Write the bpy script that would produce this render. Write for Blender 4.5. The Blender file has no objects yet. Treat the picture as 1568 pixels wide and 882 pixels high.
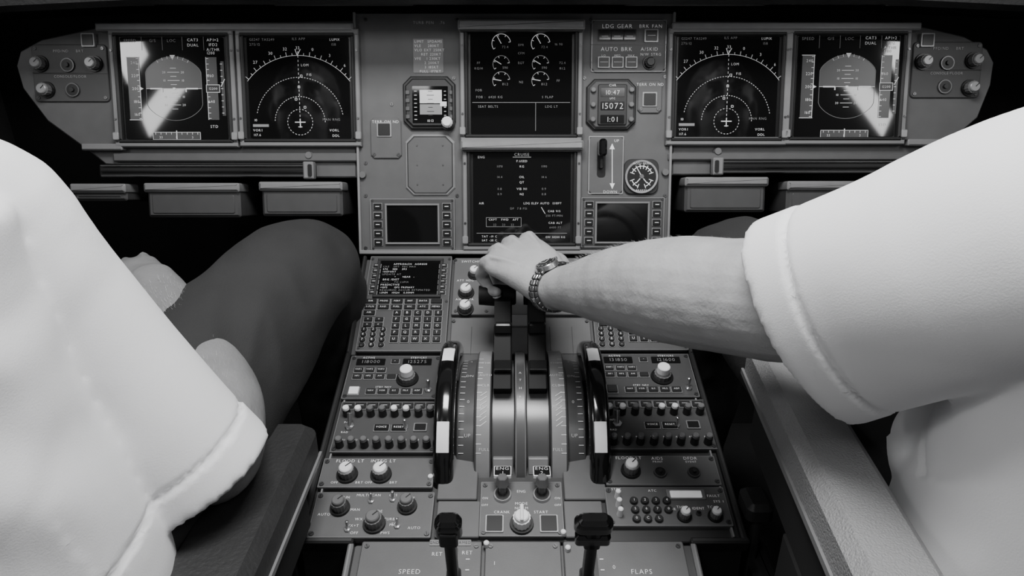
import bpy, bmesh, math, random
from mathutils import Vector, Matrix, noise
random.seed(7)
sc = bpy.context.scene
COL = sc.collection
rad = math.radians

# ------------------------------------------------------------------ materials
MATS = {}
def mat(name, c, rough=0.5, metal=0.0, nscale=40, namt=0.08, bump=0.0, bscale=300, emit=0.0, coat=0.0, spec=0.5, sub=0.0):
    m = bpy.data.materials.new(name); m.use_nodes = True
    nt = m.node_tree; bs = nt.nodes['Principled BSDF']
    tc = nt.nodes.new('ShaderNodeTexCoord')
    nz = nt.nodes.new('ShaderNodeTexNoise'); nz.inputs['Scale'].default_value = nscale
    nz.inputs['Detail'].default_value = 4
    nt.links.new(tc.outputs['Object'], nz.inputs['Vector'])
    rp = nt.nodes.new('ShaderNodeValToRGB')
    lo = c*(1-namt); hi = c*(1+namt)
    rp.color_ramp.elements[0].position = 0.3; rp.color_ramp.elements[1].position = 0.7
    rp.color_ramp.elements[0].color = (lo, lo, lo*1.01, 1); rp.color_ramp.elements[1].color = (hi, hi, hi*1.01, 1)
    nt.links.new(nz.outputs['Fac'], rp.inputs['Fac'])
    nt.links.new(rp.outputs['Color'], bs.inputs['Base Color'])
    bs.inputs['Roughness'].default_value = rough
    bs.inputs['Metallic'].default_value = metal
    bs.inputs['Specular IOR Level'].default_value = spec
    if coat: bs.inputs['Coat Weight'].default_value = coat; bs.inputs['Coat Roughness'].default_value = 0.08
    if emit:
        nt.links.new(rp.outputs['Color'], bs.inputs['Emission Color']); bs.inputs['Emission Strength'].default_value = emit
    if bump:
        n2 = nt.nodes.new('ShaderNodeTexNoise'); n2.inputs['Scale'].default_value = bscale; n2.inputs['Detail'].default_value = 3
        nt.links.new(tc.outputs['Object'], n2.inputs['Vector'])
        bp = nt.nodes.new('ShaderNodeBump'); bp.inputs['Strength'].default_value = bump; bp.inputs['Distance'].default_value = 0.002
        nt.links.new(n2.outputs['Fac'], bp.inputs['Height']); nt.links.new(bp.outputs['Normal'], bs.inputs['Normal'])
    MATS[name] = m
    return m
mat('panel', .092, .48, bump=.05, bscale=900, namt=.07)
mat('panel_light', .18, .42, namt=.06)
mat('panel_edge', .29, .32, metal=.3)
mat('panel_dark', .020, .45)
mat('module', .055, .45, namt=.07)
mat('drum', .080, .30, metal=.25, namt=.05)
mat('black', .006, .35)
mat('lever_black', .006, .6, spec=.2)
mat('black_gloss', .005, .14, coat=.6)
mat('glass', .005, .05, spec=.45, namt=.02)
mat('lcd', .008, .12)
mat('key', .018, .4)
mat('keylight', .07, .45)
mat('white', .82, .4)
mat('knobwhite', .82, .33)
mat('knobgrey', .13, .35)
mat('label', .85, .6, emit=.14)
mat('label_dim', .45, .6, emit=.06)
mat('sym', .60, .5, emit=.42)
mat('sym_dim', .18, .5, emit=.3)
mat('sym_fill', .03, .3, emit=.3)
mat('sym_sky', .35, .3, emit=1.2)
mat('metal', .6, .22, metal=.9)
mat('steel_dark', .14, .3, metal=.8)
mat('shirt', .78, .85, bump=.10, bscale=700, namt=.02, nscale=8)
mat('trousers', .020, .85, bump=.3, bscale=900, namt=.12, nscale=12)
mat('skin', .37, .48, bump=.25, bscale=260, namt=.08, nscale=30)
mat('skin_shaded', .20, .5, bump=.25, bscale=260, namt=.10, nscale=30)  # darker copy of skin, shade on the left pilot's arms put into the colour
mat('nail', .5, .3, namt=.03)
mat('hair', .05, .6, bump=.6, bscale=200)
mat('arm_hair', .40, .5)
mat('leather_dark', .022, .5, bump=.3, bscale=250)
mat('leather_light', .24, .45, bump=.8, bscale=520, namt=.03, nscale=30)
mat('cabin_dark', .010, .8)
mat('floor_mat', .010, .9, bump=.4)
mat('wall_lining', .09, .8)
mat('scale_white', .6, .6)

# ------------------------------------------------------------------ mesh builder
class B:
    def __init__(s): s.v=[]; s.f=[]; s.m=[]; s.mats=[]
    def mi(s, n):
        if n not in s.mats: s.mats.append(n)
        return s.mats.index(n)
    def add(s, M, vs, fs, n):
        o=len(s.v); k=s.mi(n)
        s.v += [M @ Vector(p) for p in vs]
        for f in fs: s.f.append([i+o for i in f]); s.m.append(k)
    def prism(s, M, pts, z0, z1, n, ch=0.0, n_top=None):
        k=len(pts)
        vs=[(x,y,z0) for x,y in pts]
        if ch>0:
            vs+=[(x,y,z1-ch) for x,y in pts]
            cx=sum(p[0] for p in pts)/k; cy=sum(p[1] for p in pts)/k
            for i,(x,y) in enumerate(pts):
                x0,y0=pts[i-1]; x2,y2=pts[(i+1)%k]
                e1=Vector((x-x0,y-y0)); e2=Vector((x2-x,y2-y))
                if e1.length<1e-9: e1=e2
                if e2.length<1e-9: e2=e1
                e1.normalize(); e2.normalize()
                nn=Vector((-(e1.y+e2.y),(e1.x+e2.x)))
                if nn.length<1e-9: nn=Vector((cx-x,cy-y))
                nn.normalize(); dd=ch/max(.4,abs(nn.dot(Vector((-e1.y,e1.x)))))
                vs.append((x+nn.x*dd,y+nn.y*dd,z1))
            fs=[[i,(i+1)%k,(i+1)%k+k,i+k] for i in range(k)]+[[i+k,(i+1)%k+k,(i+1)%k+2*k,i+2*k] for i in range(k)]
            top=[i+2*k for i in range(k)]
        else:
            vs+=[(x,y,z1) for x,y in pts]
            fs=[[i,(i+1)%k,(i+1)%k+k,i+k] for i in range(k)]
            top=[i+k for i in range(k)]
        s.add(M,vs,fs,n); 
        o=len(s.v)-len(vs); s.f.append([i+o for i in top]); s.m.append(s.mi(n_top or n))
    def rr(s, M, cx,cy,w,h,r,z0,z1,n,ch=0.0,n_top=None):
        r=min(r,w/2-1e-5,h/2-1e-5); pts=[]
        seg=3 if r<.004 else 5
        for ax,ay,a0 in((1,-1,-90),(1,1,0),(-1,1,90),(-1,-1,180)):
            if r<=0.0002: pts.append((cx+ax*w/2,cy+ay*h/2)); continue
            for i in range(seg+1):
                a=rad(a0+90*i/seg); pts.append((cx+ax*(w/2-r)+r*math.cos(a),cy+ay*(h/2-r)+r*math.sin(a)))
        s.prism(M,pts,z0,z1,n,ch,n_top)
    def oct(s,M,cx,cy,w,h,c,z0,z1,n,ch=0.0):
        x,y=w/2,h/2
        s.prism(M,[(cx-x+c,cy-y),(cx+x-c,cy-y),(cx+x,cy-y+c),(cx+x,cy+y-c),(cx+x-c,cy+y),(cx-x+c,cy+y),(cx-x,cy+y-c),(cx-x,cy-y+c)],z0,z1,n,ch)
    def frame(s,M,cx,cy,w,h,t,z0,z1,n,ch=.001,tt=None):
        tt=tt or t
        s.rr(M,cx,cy+h/2-tt/2,w,tt,0,z0,z1,n,ch); s.rr(M,cx,cy-h/2+t/2,w,t,0,z0,z1,n,ch)
        s.rr(M,cx-w/2+t/2,cy,t,h-t-tt+.001,0,z0,z1,n,ch); s.rr(M,cx+w/2-t/2,cy,t,h-t-tt+.001,0,z0,z1,n,ch)
    def cyl(s,M,cx,cy,r0,r1,z0,z1,n,seg=20,ch=0.0,n_top=None):
        rings=[(r0,z0),(r1,z1-ch)] + ([(r1-ch,z1)] if ch else [])
        vs=[];fs=[]
        for r,z in rings:
            for i in range(seg):
                a=2*math.pi*i/seg; vs.append((cx+r*math.cos(a),cy+r*math.sin(a),z))
        for k in range(len(rings)-1):
            for i in range(seg):
                j=(i+1)%seg; fs.append([k*seg+i,k*seg+j,(k+1)*seg+j,(k+1)*seg+i])
        s.add(M,vs,fs,n); o=len(s.v)-len(vs)
        s.f.append([o+(len(rings)-1)*seg+i for i in range(seg)]); s.m.append(s.mi(n_top or n))
    def line(s,M,x0,y0,x1,y1,w,z,n):
        d=Vector((x1-x0,y1-y0)); L=d.length
        if L<1e-7: return
        d/=L; p=Vector((-d.y,d.x))*w/2
        s.add(M,[(x0-p.x,y0-p.y,z),(x1-p.x,y1-p.y,z),(x1+p.x,y1+p.y,z),(x0+p.x,y0+p.y,z)],[[0,1,2,3]],n)
    def arc(s,M,cx,cy,r,a0,a1,w,z,n,seg=32,dash=False):
        for i in range(seg):
            if dash and i%2: continue
            t0=rad(a0+(a1-a0)*i/seg); t1=rad(a0+(a1-a0)*(i+1)/seg)
            s.line(M,cx+r*math.cos(t0),cy+r*math.sin(t0),cx+r*math.cos(t1),cy+r*math.sin(t1),w,z,n)
    def box(s,M,cx,cy,w,h,t,z,n):   # outline box
        s.line(M,cx-w/2,cy-h/2,cx+w/2,cy-h/2,t,z,n); s.line(M,cx-w/2,cy+h/2,cx+w/2,cy+h/2,t,z,n)
        s.line(M,cx-w/2,cy-h/2,cx-w/2,cy+h/2,t,z,n); s.line(M,cx+w/2,cy-h/2,cx+w/2,cy+h/2,t,z,n)
    def flat(s,M,cx,cy,w,h,z,n):
        s.add(M,[(cx-w/2,cy-h/2,z),(cx+w/2,cy-h/2,z),(cx+w/2,cy+h/2,z),(cx-w/2,cy+h/2,z)],[[0,1,2,3]],n)
    def text(s,M,x,y,st,size,n,z=.0005,al='C'):
        tw=sum(GL[c][2] if c in GL else .45 for c in st)*size
        px = x-(tw/2 if al=='C' else (tw if al=='R' else 0))
        for c in st:
            if c in GL:
                vs,fs,adv=GL[c]
                s.add(M,[(px+a*size,y+(b-.35)*size,z) for a,b in vs],fs,n); px+=adv*size
            else: px+=.45*size
    def done(s,name,parent=None,smooth=30,loc=None):
        c=Vector((0,0,0))
        if loc is None:
            lo=Vector([min(p[i] for p in s.v) for i in range(3)]); hi=Vector([max(p[i] for p in s.v) for i in range(3)]); c=(lo+hi)/2
        else: c=Vector(loc)
        me=bpy.data.meshes.new(name); me.from_pydata([tuple(p-c) for p in s.v],[],s.f); me.update()
        for n in s.mats: me.materials.append(MATS[n])
        me.polygons.foreach_set('material_index',s.m)
        me.polygons.foreach_set('use_smooth',[True]*len(me.polygons))
        me.set_sharp_from_angle(angle=rad(smooth))
        ob=bpy.data.objects.new(name,me); COL.objects.link(ob); ob.location=c
        if parent: ob.parent=parent; ob.matrix_parent_inverse=parent.matrix_world.inverted()
        return ob
def empty(name,loc=(0,0,0)):
    e=bpy.data.objects.new(name,None); COL.objects.link(e); e.location=loc; e.empty_display_size=.05
    bpy.context.view_layer.update(); return e

# glyphs from the built-in font
GL={}
_t=[]
for ch in "ABCDEFGHIJKLMNOPQRSTUVWXYZ0123456789.-+/<>[]:*()%":
    cu=bpy.data.curves.new('g','FONT'); cu.body=ch; cu.size=1; cu.resolution_u=2; cu.offset=-.012
    o=bpy.data.objects.new('g',cu); COL.objects.link(o); _t.append((ch,o))
bpy.context.view_layer.update(); dg=bpy.context.evaluated_depsgraph_get()
for ch,o in _t:
    me=o.evaluated_get(dg).to_mesh()
    vs=[(v.co.x,v.co.y) for v in me.vertices]; fs=[list(p.vertices) for p in me.polygons]
    GL[ch]=(vs,fs,(max(a for a,b in vs)+.13) if vs else .4)
    o.evaluated_get(dg).to_mesh_clear()
for ch,o in _t:
    cu=o.data; bpy.data.objects.remove(o); bpy.data.curves.remove(cu)

# ------------------------------------------------------------------ real planes of the cockpit
def frameM(o,up,):
    x=Vector((1,0,0)); u=Vector(up).normalized(); z=x.cross(u)
    return Matrix(((x.x,u.x,z.x,o[0]),(x.y,u.y,z.y,o[1]),(x.z,u.z,z.z,o[2]),(0,0,0,1)))
MP=frameM((0,1.007,.764),(0,.292,.956))       # instrument panel (leans forward 17 deg)
MF=frameM((0,1.007,.764),(0,.8835,.4725))     # forward pedestal (28 deg slope)
MA=frameM((0,.846,.678),(0,.9664,.2604))      # aft pedestal (15 deg slope)
# photo measurements rectified to metres on each real plane
def pm(u,v):
    k=(v-441)/1045; h=(-.0476-1.081*k)/(.9925-.122*k); z=1.081-.122*h
    return (u-784)*z/1045-.011, h
def pf(u,v):
    k=(v-441)/1045; s=(1.081*k+.0476)/(.791+.615*k); z=1.081-.615*s
    return (u-784)*z/1045-.011, -s
def pa(u,v):
    k=(v-441)/1045; t=(.969*k-.0964)/(.631+.777*k); z=.969-.777*t
    return (u-784)*z/1045-.011, -t
def R(F,u0,v0,u1,v1):
    uc,vc=(u0+u1)/2,(v0+v1)/2
    x0=F(u0,vc)[0]; x1=F(u1,vc)[0]; y0=F(uc,v0)[1]; y1=F(uc,v1)[1]
    return (x0+x1)/2,(y0+y1)/2,abs(x1-x0),abs(y1-y0)

def screw(b,M,x,y,z,r=.0028):
    b.cyl(M,x,y,r,r*.9,z,z+.0012,'steel_dark',10)
    a=random.random()*3; dx,dy=math.cos(a)*r*.7,math.sin(a)*r*.7
    b.line(M,x-dx,y-dy,x+dx,y+dy,.0007,z+.0014,'black')
def knob(b,M,x,y,r,h,side='knobgrey',top='knobwhite',z=0,ptr=True):
    b.cyl(M,x,y,r*1.35,r*1.3,z,z+h*.18,'black',24)
    n=28; pts=[]
    for i in range(n):
        a=2*math.pi*i/n; rr_=r*(1.0 if i%2 else .93); pts.append((x+rr_*math.cos(a),y+rr_*math.sin(a)))
    b.prism(M,pts,z+h*.18,z+h*.75,side,0)
    b.cyl(M,x,y,r*.86,r*.8,z+h*.75,z+h,top,24,ch=r*.12)
    if ptr: b.line(M,x,y,x+r*.55,y+r*.55,r*.14,z+h+.0002,'black')
def hole(b,M,x,y,r,z=0):
    b.cyl(M,x,y,r,r*.95,z,z+.003,'steel_dark',22); b.cyl(M,x,y,r*.8,r*.8,z+.003,z+.0032,'black',22)
    b.cyl(M,x,y,r*.35,r*.3,z+.003,z+.006,'key',14)
def toggle(b,M,x,y,z=0,s=1.0,lean=.4):
    b.cyl(M,x,y,.0045*s,.0045*s,z,z+.003*s,'metal',6)
    T=M@Matrix.Translation((x,y,z+.002*s))@Matrix.Rotation(-lean,4,'X')
    b.cyl(T,0,0,.0016*s,.0027*s,0,.013*s,'metal',12,ch=.0008)
def button(b,M,x,y,w,h,z=0,n='key',t=None,ts=.004,edge=None,lab='label'):
    if edge: b.rr(M,x,y,w+.0022,h+.0022,.0008,z,z+.0012,edge)
    b.rr(M,x,y,w,h,.0009,z,z+.0035,n,ch=.0006)
    if t: b.text(M,x,y,t,ts,lab,z+.0038)

# ------------------------------------------------------------------ INSTRUMENT PANEL
ip=empty('instrument_panel',(0,1.06,.95))
b=B()
# centre section
x,y,w,h=R(pm,547,20,1027,388)
b.rr(MP,x,y,w,h,.004,-.03,0,'panel',ch=.0015)
for u in (548,1027):
    xx=pm(u,200)[0]; b.rr(MP,xx,y,.004,h,.001,0,.006,'panel_edge',ch=.001)
b.rr(MP,x,pm(790,386)[1],w,.006,.001,0,.008,'panel_edge',ch=.001)
# side sections
L=[(545,272),(545,30),(160,38),(60,60),(28,78),(22,100),(32,135),(70,185),(140,236),(160,252),(480,272)]
b.prism(MP,[pm(u,v) for u,v in L],-.03,-.004,'panel',ch=.002)
Rr=[(1030,268),(1090,268),(1420,248),(1440,232),(1500,180),(1520,130),(1525,95),(1515,75),(1480,55),(1400,36),(1030,30)]
b.prism(MP,[pm(u,v) for u,v in Rr],-.03,-.004,'panel',ch=.002)
for (u0,v0,u1,v1) in ((152,38,543,50),(1027,37,1405,49)):
    x,y,w,h=R(pm,u0,v0,u1,v1); b.rr(MP,x,y,w,h,.002,-.004,.012,'panel_edge',ch=.002)
for (u0,v0,u1,v1) in ((372,214,550,222),(130,221,192,231),(1022,211,1190,219),(1385,214,1450,224)):
    x,y,w,h=R(pm,u0,v0,u1,v1); b.rr(MP,x,y,w,h,.002,-.004,.010,'panel_light',ch=.002)
for (u0,v0,u1,v1) in ((175,235,548,248),(1022,235,1400,246)):
    x,y,w,h=R(pm,u0,v0,u1,v1); b.rr(MP,x,y,w,h,.002,-.004,.004,'panel',ch=.002)
for (u,v) in ((474,238),(1098,232),(556,268),(1018,264)):
    xx,yy=pm(u,v); b.cyl(MP,xx,yy,.006,.005,-.003,.006,'knobgrey',16)
for mir,kn,hl,rc in ((1,((62,98),(145,98),(72,138)),((104,100),(112,138)),(50,68,165,156)),(-1,((1413,95),(1490,93),(1484,135)),((1450,97),(1446,133)),(1397,64,1503,150))):
    x,y,w,h=R(pm,*rc); b.rr(MP,x,y,w,h,.006,-.005,-.001,'module',ch=.001)
    b.line(MP,x-w/2,y,x+w/2,y,.0012,0,'black')
    for u,v in kn: xx,yy=pm(u,v); knob(b,MP,xx,yy,.0095,.016,'knobgrey','panel_edge',-.001)
    for u,v in hl: xx,yy=pm(u,v); hole(b,MP,xx,yy,.011,-.001)
    b.text(MP,x,y+h/2-.010,'PFD/ND    BRT',.006,'label_dim',0); b.text(MP,x,y-.005,'CONSOLE/FLOOR',.0055,'label_dim',0)
    for sx in(-1,1):
        for sy in(-1,1): screw(b,MP,x+sx*(w/2-.006),y+sy*(h/2-.006),-.001)
    bx=pm(136 if mir>0 else 1419,62); b.rr(MP,bx[0],bx[1],.020,.020,.001,-.004,.003,'panel_edge'); b.rr(MP,bx[0],bx[1],.016,.016,.001,.003,.004,'black')
for u,v in ((560,30),(560,250),(612,385),(700,30),(695,120),(895,120),(1018,118),(1018,300),(560,300),(905,30),(600,160),(700,300),(885,300),(560,380),(1018,380)):
    xx,yy=pm(u,v); screw(b,MP,xx,yy,0,.003)
x,y,w,h=R(pm,633,60,679,112); b.rr(MP,x,y,w,h,.001,0,.001,'panel_light')
for i,t in enumerate(['LIMIT  SPDAMS','VLE    280KT','VLO EXT 250KT','    RET 220KT','VFE   1 230KT','      2 200KT','      3 185KT','   FULL 177KT']):
    b.text(MP,x-w/2+.002,y+h/2-.004-i*.0063,t,.0055,'label',.0014,'L')
xx,yy=pm(657,35); b.text(MP,xx,yy,'TURB PEN   .76',.006,'label_dim')
for (rc,bt) in (((568,181,615,243),(580,190,598,208)),((976,124,1013,174),(985,144,1003,162))):
    x,y,w,h=R(pm,*rc); b.oct(MP,x,y,w,h,.005,0,.003,'panel',ch=.001); 
    x2,y2,w2,h2=R(pm,*bt); b.rr(MP,x2,y2,w2+.004,h2+.004,.001,.003,.0045,'panel_edge'); b.rr(MP,x2,y2,w2,h2,.001,.0045,.006,'black')
    b.text(MP,x,y+h/2-.006,'TERR ON ND',.0060,'label',.0035)
    screw(b,MP,x-w/2+.005,y-h/2+.006,.003); screw(b,MP,x+w/2-.005,y-h/2+.006,.003)
x,y,w,h=R(pm,621,206,697,300)
b.oct(MP,x,y,w,h,.012,0,.003,'panel_edge',ch=.002); b.oct(MP,x,y,w-.006,h-.006,.011,.003,.0031,'panel_dark'); b.oct(MP,x,y,w-.010,h-.010,.010,.003,.0034,'panel')
for dx in(-.02,.02):
    for dy in(-.03,0,.03): b.cyl(MP,x+dx,y+dy,.0012,.0012,.003,.0042,'steel_dark',8)
x,y,w,h=R(pm,904,30,1021,112); b.oct(MP,x,y,w,h,.008,0,.002,'panel',ch=.001)
b.box(MP,x,y,w-.004,h-.004,.0009,.0024,'panel_edge')
b.line(MP,x-w/2,y+.002,x+w/2,y+.002,.0009,.0024,'black')
def pt(u,v): return pm(u,v)
b.text(MP,*pt(945,41),'LDG GEAR',.0085,'label',.0026); b.text(MP,*pt(996,41),'BRK FAN',.0075,'label',.0026)
for u0 in (917,936,955): 
    x,y,w,h=R(pm,u0,48,u0+17,62); b.rr(MP,x,y,w+.003,h+.003,.001,.002,.004,'black'); b.rr(MP,x,y,w,h,.001,.004,.0055,'lcd'); b.line(MP,x-.005,y-.002,x+.005,y-.002,.0008,.0058,'label_dim')
x,y,w,h=R(pm,986,46,1007,66); b.rr(MP,x,y,w,h,.001,.002,.005,'panel_edge'); b.rr(MP,x,y,w-.004,h-.004,.001,.005,.006,'black'); b.line(MP,x-.006,y,x+.006,y,.0008,.0063,'label_dim')
b.text(MP,*pt(944,76),'AUTO BRK',.0085,'label',.0026); b.text(MP,*pt(994,76),'A/SKID',.0075,'label',.0026); b.text(MP,*pt(996,84),'N/W STRG',.0058,'label',.0026)
for u0,t in ((915,'LO'),(936,'MED'),(957,'MAX')):
    x,y,w,h=R(pm,u0,88,u0+18,105); b.rr(MP,x,y,w,h,.001,.002,.005,'panel_edge'); b.rr(MP,x,y,w-.003,h-.003,.001,.005,.006,'black'); b.line(MP,x-.006,y,x+.006,y,.0008,.0063,'label_dim')
    b.text(MP,x,y+h/2+.002,t,.0045,'label',.0026)
xx,yy=pm(994,97); knob(b,MP,xx,yy,.008,.012,'key','key',.002)
x,y,w,h=R(pm,900,208,955,298); b.oct(MP,x,y,w,h,.007,0,.002,'panel',ch=.001); b.box(MP,x,y,w-.003,h-.003,.0008,.0024,'label_dim')
x,y,w,h=R(pm,914,215,927,272); b.rr(MP,x,y,w,h,.005,.002,.0025,'black')
x0,y0=pm(937,222); x1,y1=pm(937,288); b.line(MP,x0,y0,x1,y1,.0012,.0026,'label')
for (xx,yy,s_) in((x0,y0,1),(x1,y1,-1)): b.add(MP,[(xx-.004,yy-.007*s_,.0026),(xx+.004,yy-.007*s_,.0026),(xx,yy+.002*s_,.0026)],[[0,1,2]],'label')
b.text(MP,*pm(944,216),'UP',.006,'label',.0026); b.text(MP,*pm(934,294),'DOWN',.006,'label',.0026)
b.done('panel_shell',ip)

b=B(); xx,yy=pm(920,228)
b.rr(MP,xx,yy-.014,.006,.034,.002,.002,.012,'black',ch=.001)
b.rr(MP,xx,yy,.012,.026,.005,.010,.030,'black_gloss',ch=.003); b.done('landing_gear_lever')

b=B(); xx,yy=pm(981,271); r=.0255
b.rr(MP,xx,yy,.054,.054,.012,0,.004,'panel_dark',ch=.001); b.cyl(MP,xx,yy,r,r,.004,.008,'metal',40); b.cyl(MP,xx,yy,r-.003,r-.003,.008,.0082,'black',40)
for a0,a1 in((20,160),(200,250),(290,340)): b.arc(MP,xx,yy,.016,a0,a1,.0012,.0086,'label')
for a in list(range(20,161,20))+[200,225,250,290,315,340]:
    c,s_=math.cos(rad(a)),math.sin(rad(a)); b.line(MP,xx+c*.012,yy+s_*.012,xx+c*.019,yy+s_*.019,.0011,.0087,'label')
b.cyl(MP,xx,yy,.004,.003,.0082,.011,'knobgrey',14)
for a in(120,230,310): b.line(MP,xx,yy,xx+math.cos(rad(a))*.013,yy+math.sin(rad(a))*.013,.0014,.009,'white')
b.text(MP,xx,yy+.020,'ACCU PRESS',.0042,'label',.0088); b.text(MP,xx,yy-.021,'BRAKES',.0042,'label',.0088)
b.done('brake_pressure_gauge')

b=B(); x,y,w,h=R(pm,618,118,698,199)
b.oct(MP,x,y,w,h,.012,0,.006,'panel_dark',ch=.002); b.oct(MP,x,y,w-.008,h-.008,.011,.006,.010,'key',ch=.002)
x,y,w,h=R(pm,633,134,687,190); b.rr(MP,x,y,w,h,.001,.010,.0105,'glass')
b.flat(MP,x+.001,y+.012,w*.62,h*.36,.0108,'sym_sky'); b.flat(MP,x+.001,y-.007,w*.62,h*.28,.0108,'sym_dim')
for i in range(-3,4): b.line(MP,x-.005+(.002 if i%2 else 0),y+i*.006+.002,x+.006-(.002 if i%2 else 0),y+i*.006+.002,.0007,.0112,'black')
for i in range(8):
    b.line(MP,x-w/2+.003,y-.022+i*.006,x-w/2+.007,y-.022+i*.006,.0009,.0112,'sym'); b.line(MP,x+w/2-.006,y-.022+i*.006,x+w/2-.003,y-.022+i*.006,.0009,.0112,'sym')
b.flat(MP,x+w/2-.007,y+.001,.010,.007,.0113,'sym'); b.text(MP,x,y-.024,'1013',.0055,'sym',.0112)
for i in range(4):
    b.rr(MP,x-w/2-.007,y+.018-i*.012,.006,.006,.001,.010,.012,'keylight',ch=.0004); b.rr(MP,x+w/2+.0045,y+.018-i*.012,.004,.006,.001,.010,.012,'keylight',ch=.0004)
xx,yy=pm(686,189); knob(b,MP,xx,yy,.0085,.018,'knobwhite','knobwhite',.004,False)
b.done('standby_horizon')

b=B(); x,y,w,h=R(pm,897,122,973,200)
b.oct(MP,x,y,w,h,.012,0,.006,'panel_dark',ch=.002); b.oct(MP,x,y,w-.006,h-.006,.011,.006,.009,'module',ch=.002)
x,y,w,h=R(pm,914,131,958,193); b.rr(MP,x,y,w,h,.003,.009,.012,'key',ch=.001)
for i,(t,sz) in enumerate((('10:47',.0095),('15072',.013),('1:01',.011))):
    yy=y+.019-i*.020; b.rr(MP,x,yy-.001,w-.008,.013,.001,.012,.0125,'lcd'); b.text(MP,x,yy-.001,t,sz,'sym',.0128)
b.text(MP,x,y+.0285,'CHR',.005,'label',.0125); b.text(MP,x,y+.009,'UTC',.004,'label',.0125)
for dx in(-1,1):
    for dy in(-.022,0,.022): b.cyl(MP,x+dx*(w/2+.007),y+dy,.0045,.004,.009,.014,'knobgrey',14,ch=.001)
b.done('chronometer')

for (x0,y0,x1,y1),(a0,a1,a2,a3) in (((568,304,697,383),(594,315,671,371)),((889,302,1016,379),(913,312,990,370))):
    b=B(); x,y,w,h=R(pm,x0,y0,x1,y1); b.rr(MP,x,y,w,h,.003,0,.005,'module',ch=.0012); b.box(MP,x,y,w-.002,h-.002,.001,.0053,'panel_edge')
    sx,sy,sw,sh=R(pm,a0,a1,a2,a3); b.frame(MP,sx,sy,sw+.006,sh+.006,.003,.005,.009,'panel_light',ch=.0006); b.rr(MP,sx,sy,sw,sh,.001,.005,.0058,'glass')
    for i in range(5):
        yy=y+.028-i*.014
        for sgn in(-1,1):
            xx=x+sgn*(w/2-.0125); button(b,MP,xx,yy,.012,.0085,.005,'black',edge='panel_light'); b.line(MP,xx-.003,yy,xx+.003,yy,.001,.0089,'label')
    for sxn in(-1,1):
        for syn in(-1,1): screw(b,MP,x+sxn*(w/2-.004),y+syn*(h/2-.003),.005,.002)
    b.done('datalink_display')

# ---- big displays
S=1.012e-3
def display(rc,draw,name='flight_display',tb=None,off=0,bez=14):
    x,y,w,h=R(pm,*rc); M=MP@Matrix.Translation((x,y,0)); b=B()
    b.rr(M,0,0,w+.034,h+.026,.003,-.004,.003,'panel',ch=.001)
    b.frame(M,0,0,w+.032,h+.024,.007,.003,.010,'panel_light',ch=.0015,tt=.009)
    b.frame(M,0,0,w+.018,h+.012,.005,.003,.012,'panel_dark',ch=.002)
    if tb: b.rr(M,0,h/2+tb,w+.036,.014,.002,.003,.022,'panel_edge',ch=.003); b.rr(M,0,h/2+tb-.008,w+.030,.003,.001,.003,.016,'black')
    for sx in(-1,1):
        b.rr(M,sx*(w/2+.0125),-h/2+.004,.009,.012,.002,.008,.014,'panel_edge',ch=.001)
        screw(b,M,sx*(w/2+.0125),h/2-.02,.010,.002); screw(b,M,sx*(w/2+.0125),-h/2+.03,.010,.002)
    b.rr(M,0,0,w+.008,h+.004,.002,.003,.0045,'black'); b.rr(M,0,0,w,h,.002,.0045,.006,'glass')
    draw(b,M,w,h); b.done(name)
Z=.0064
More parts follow.
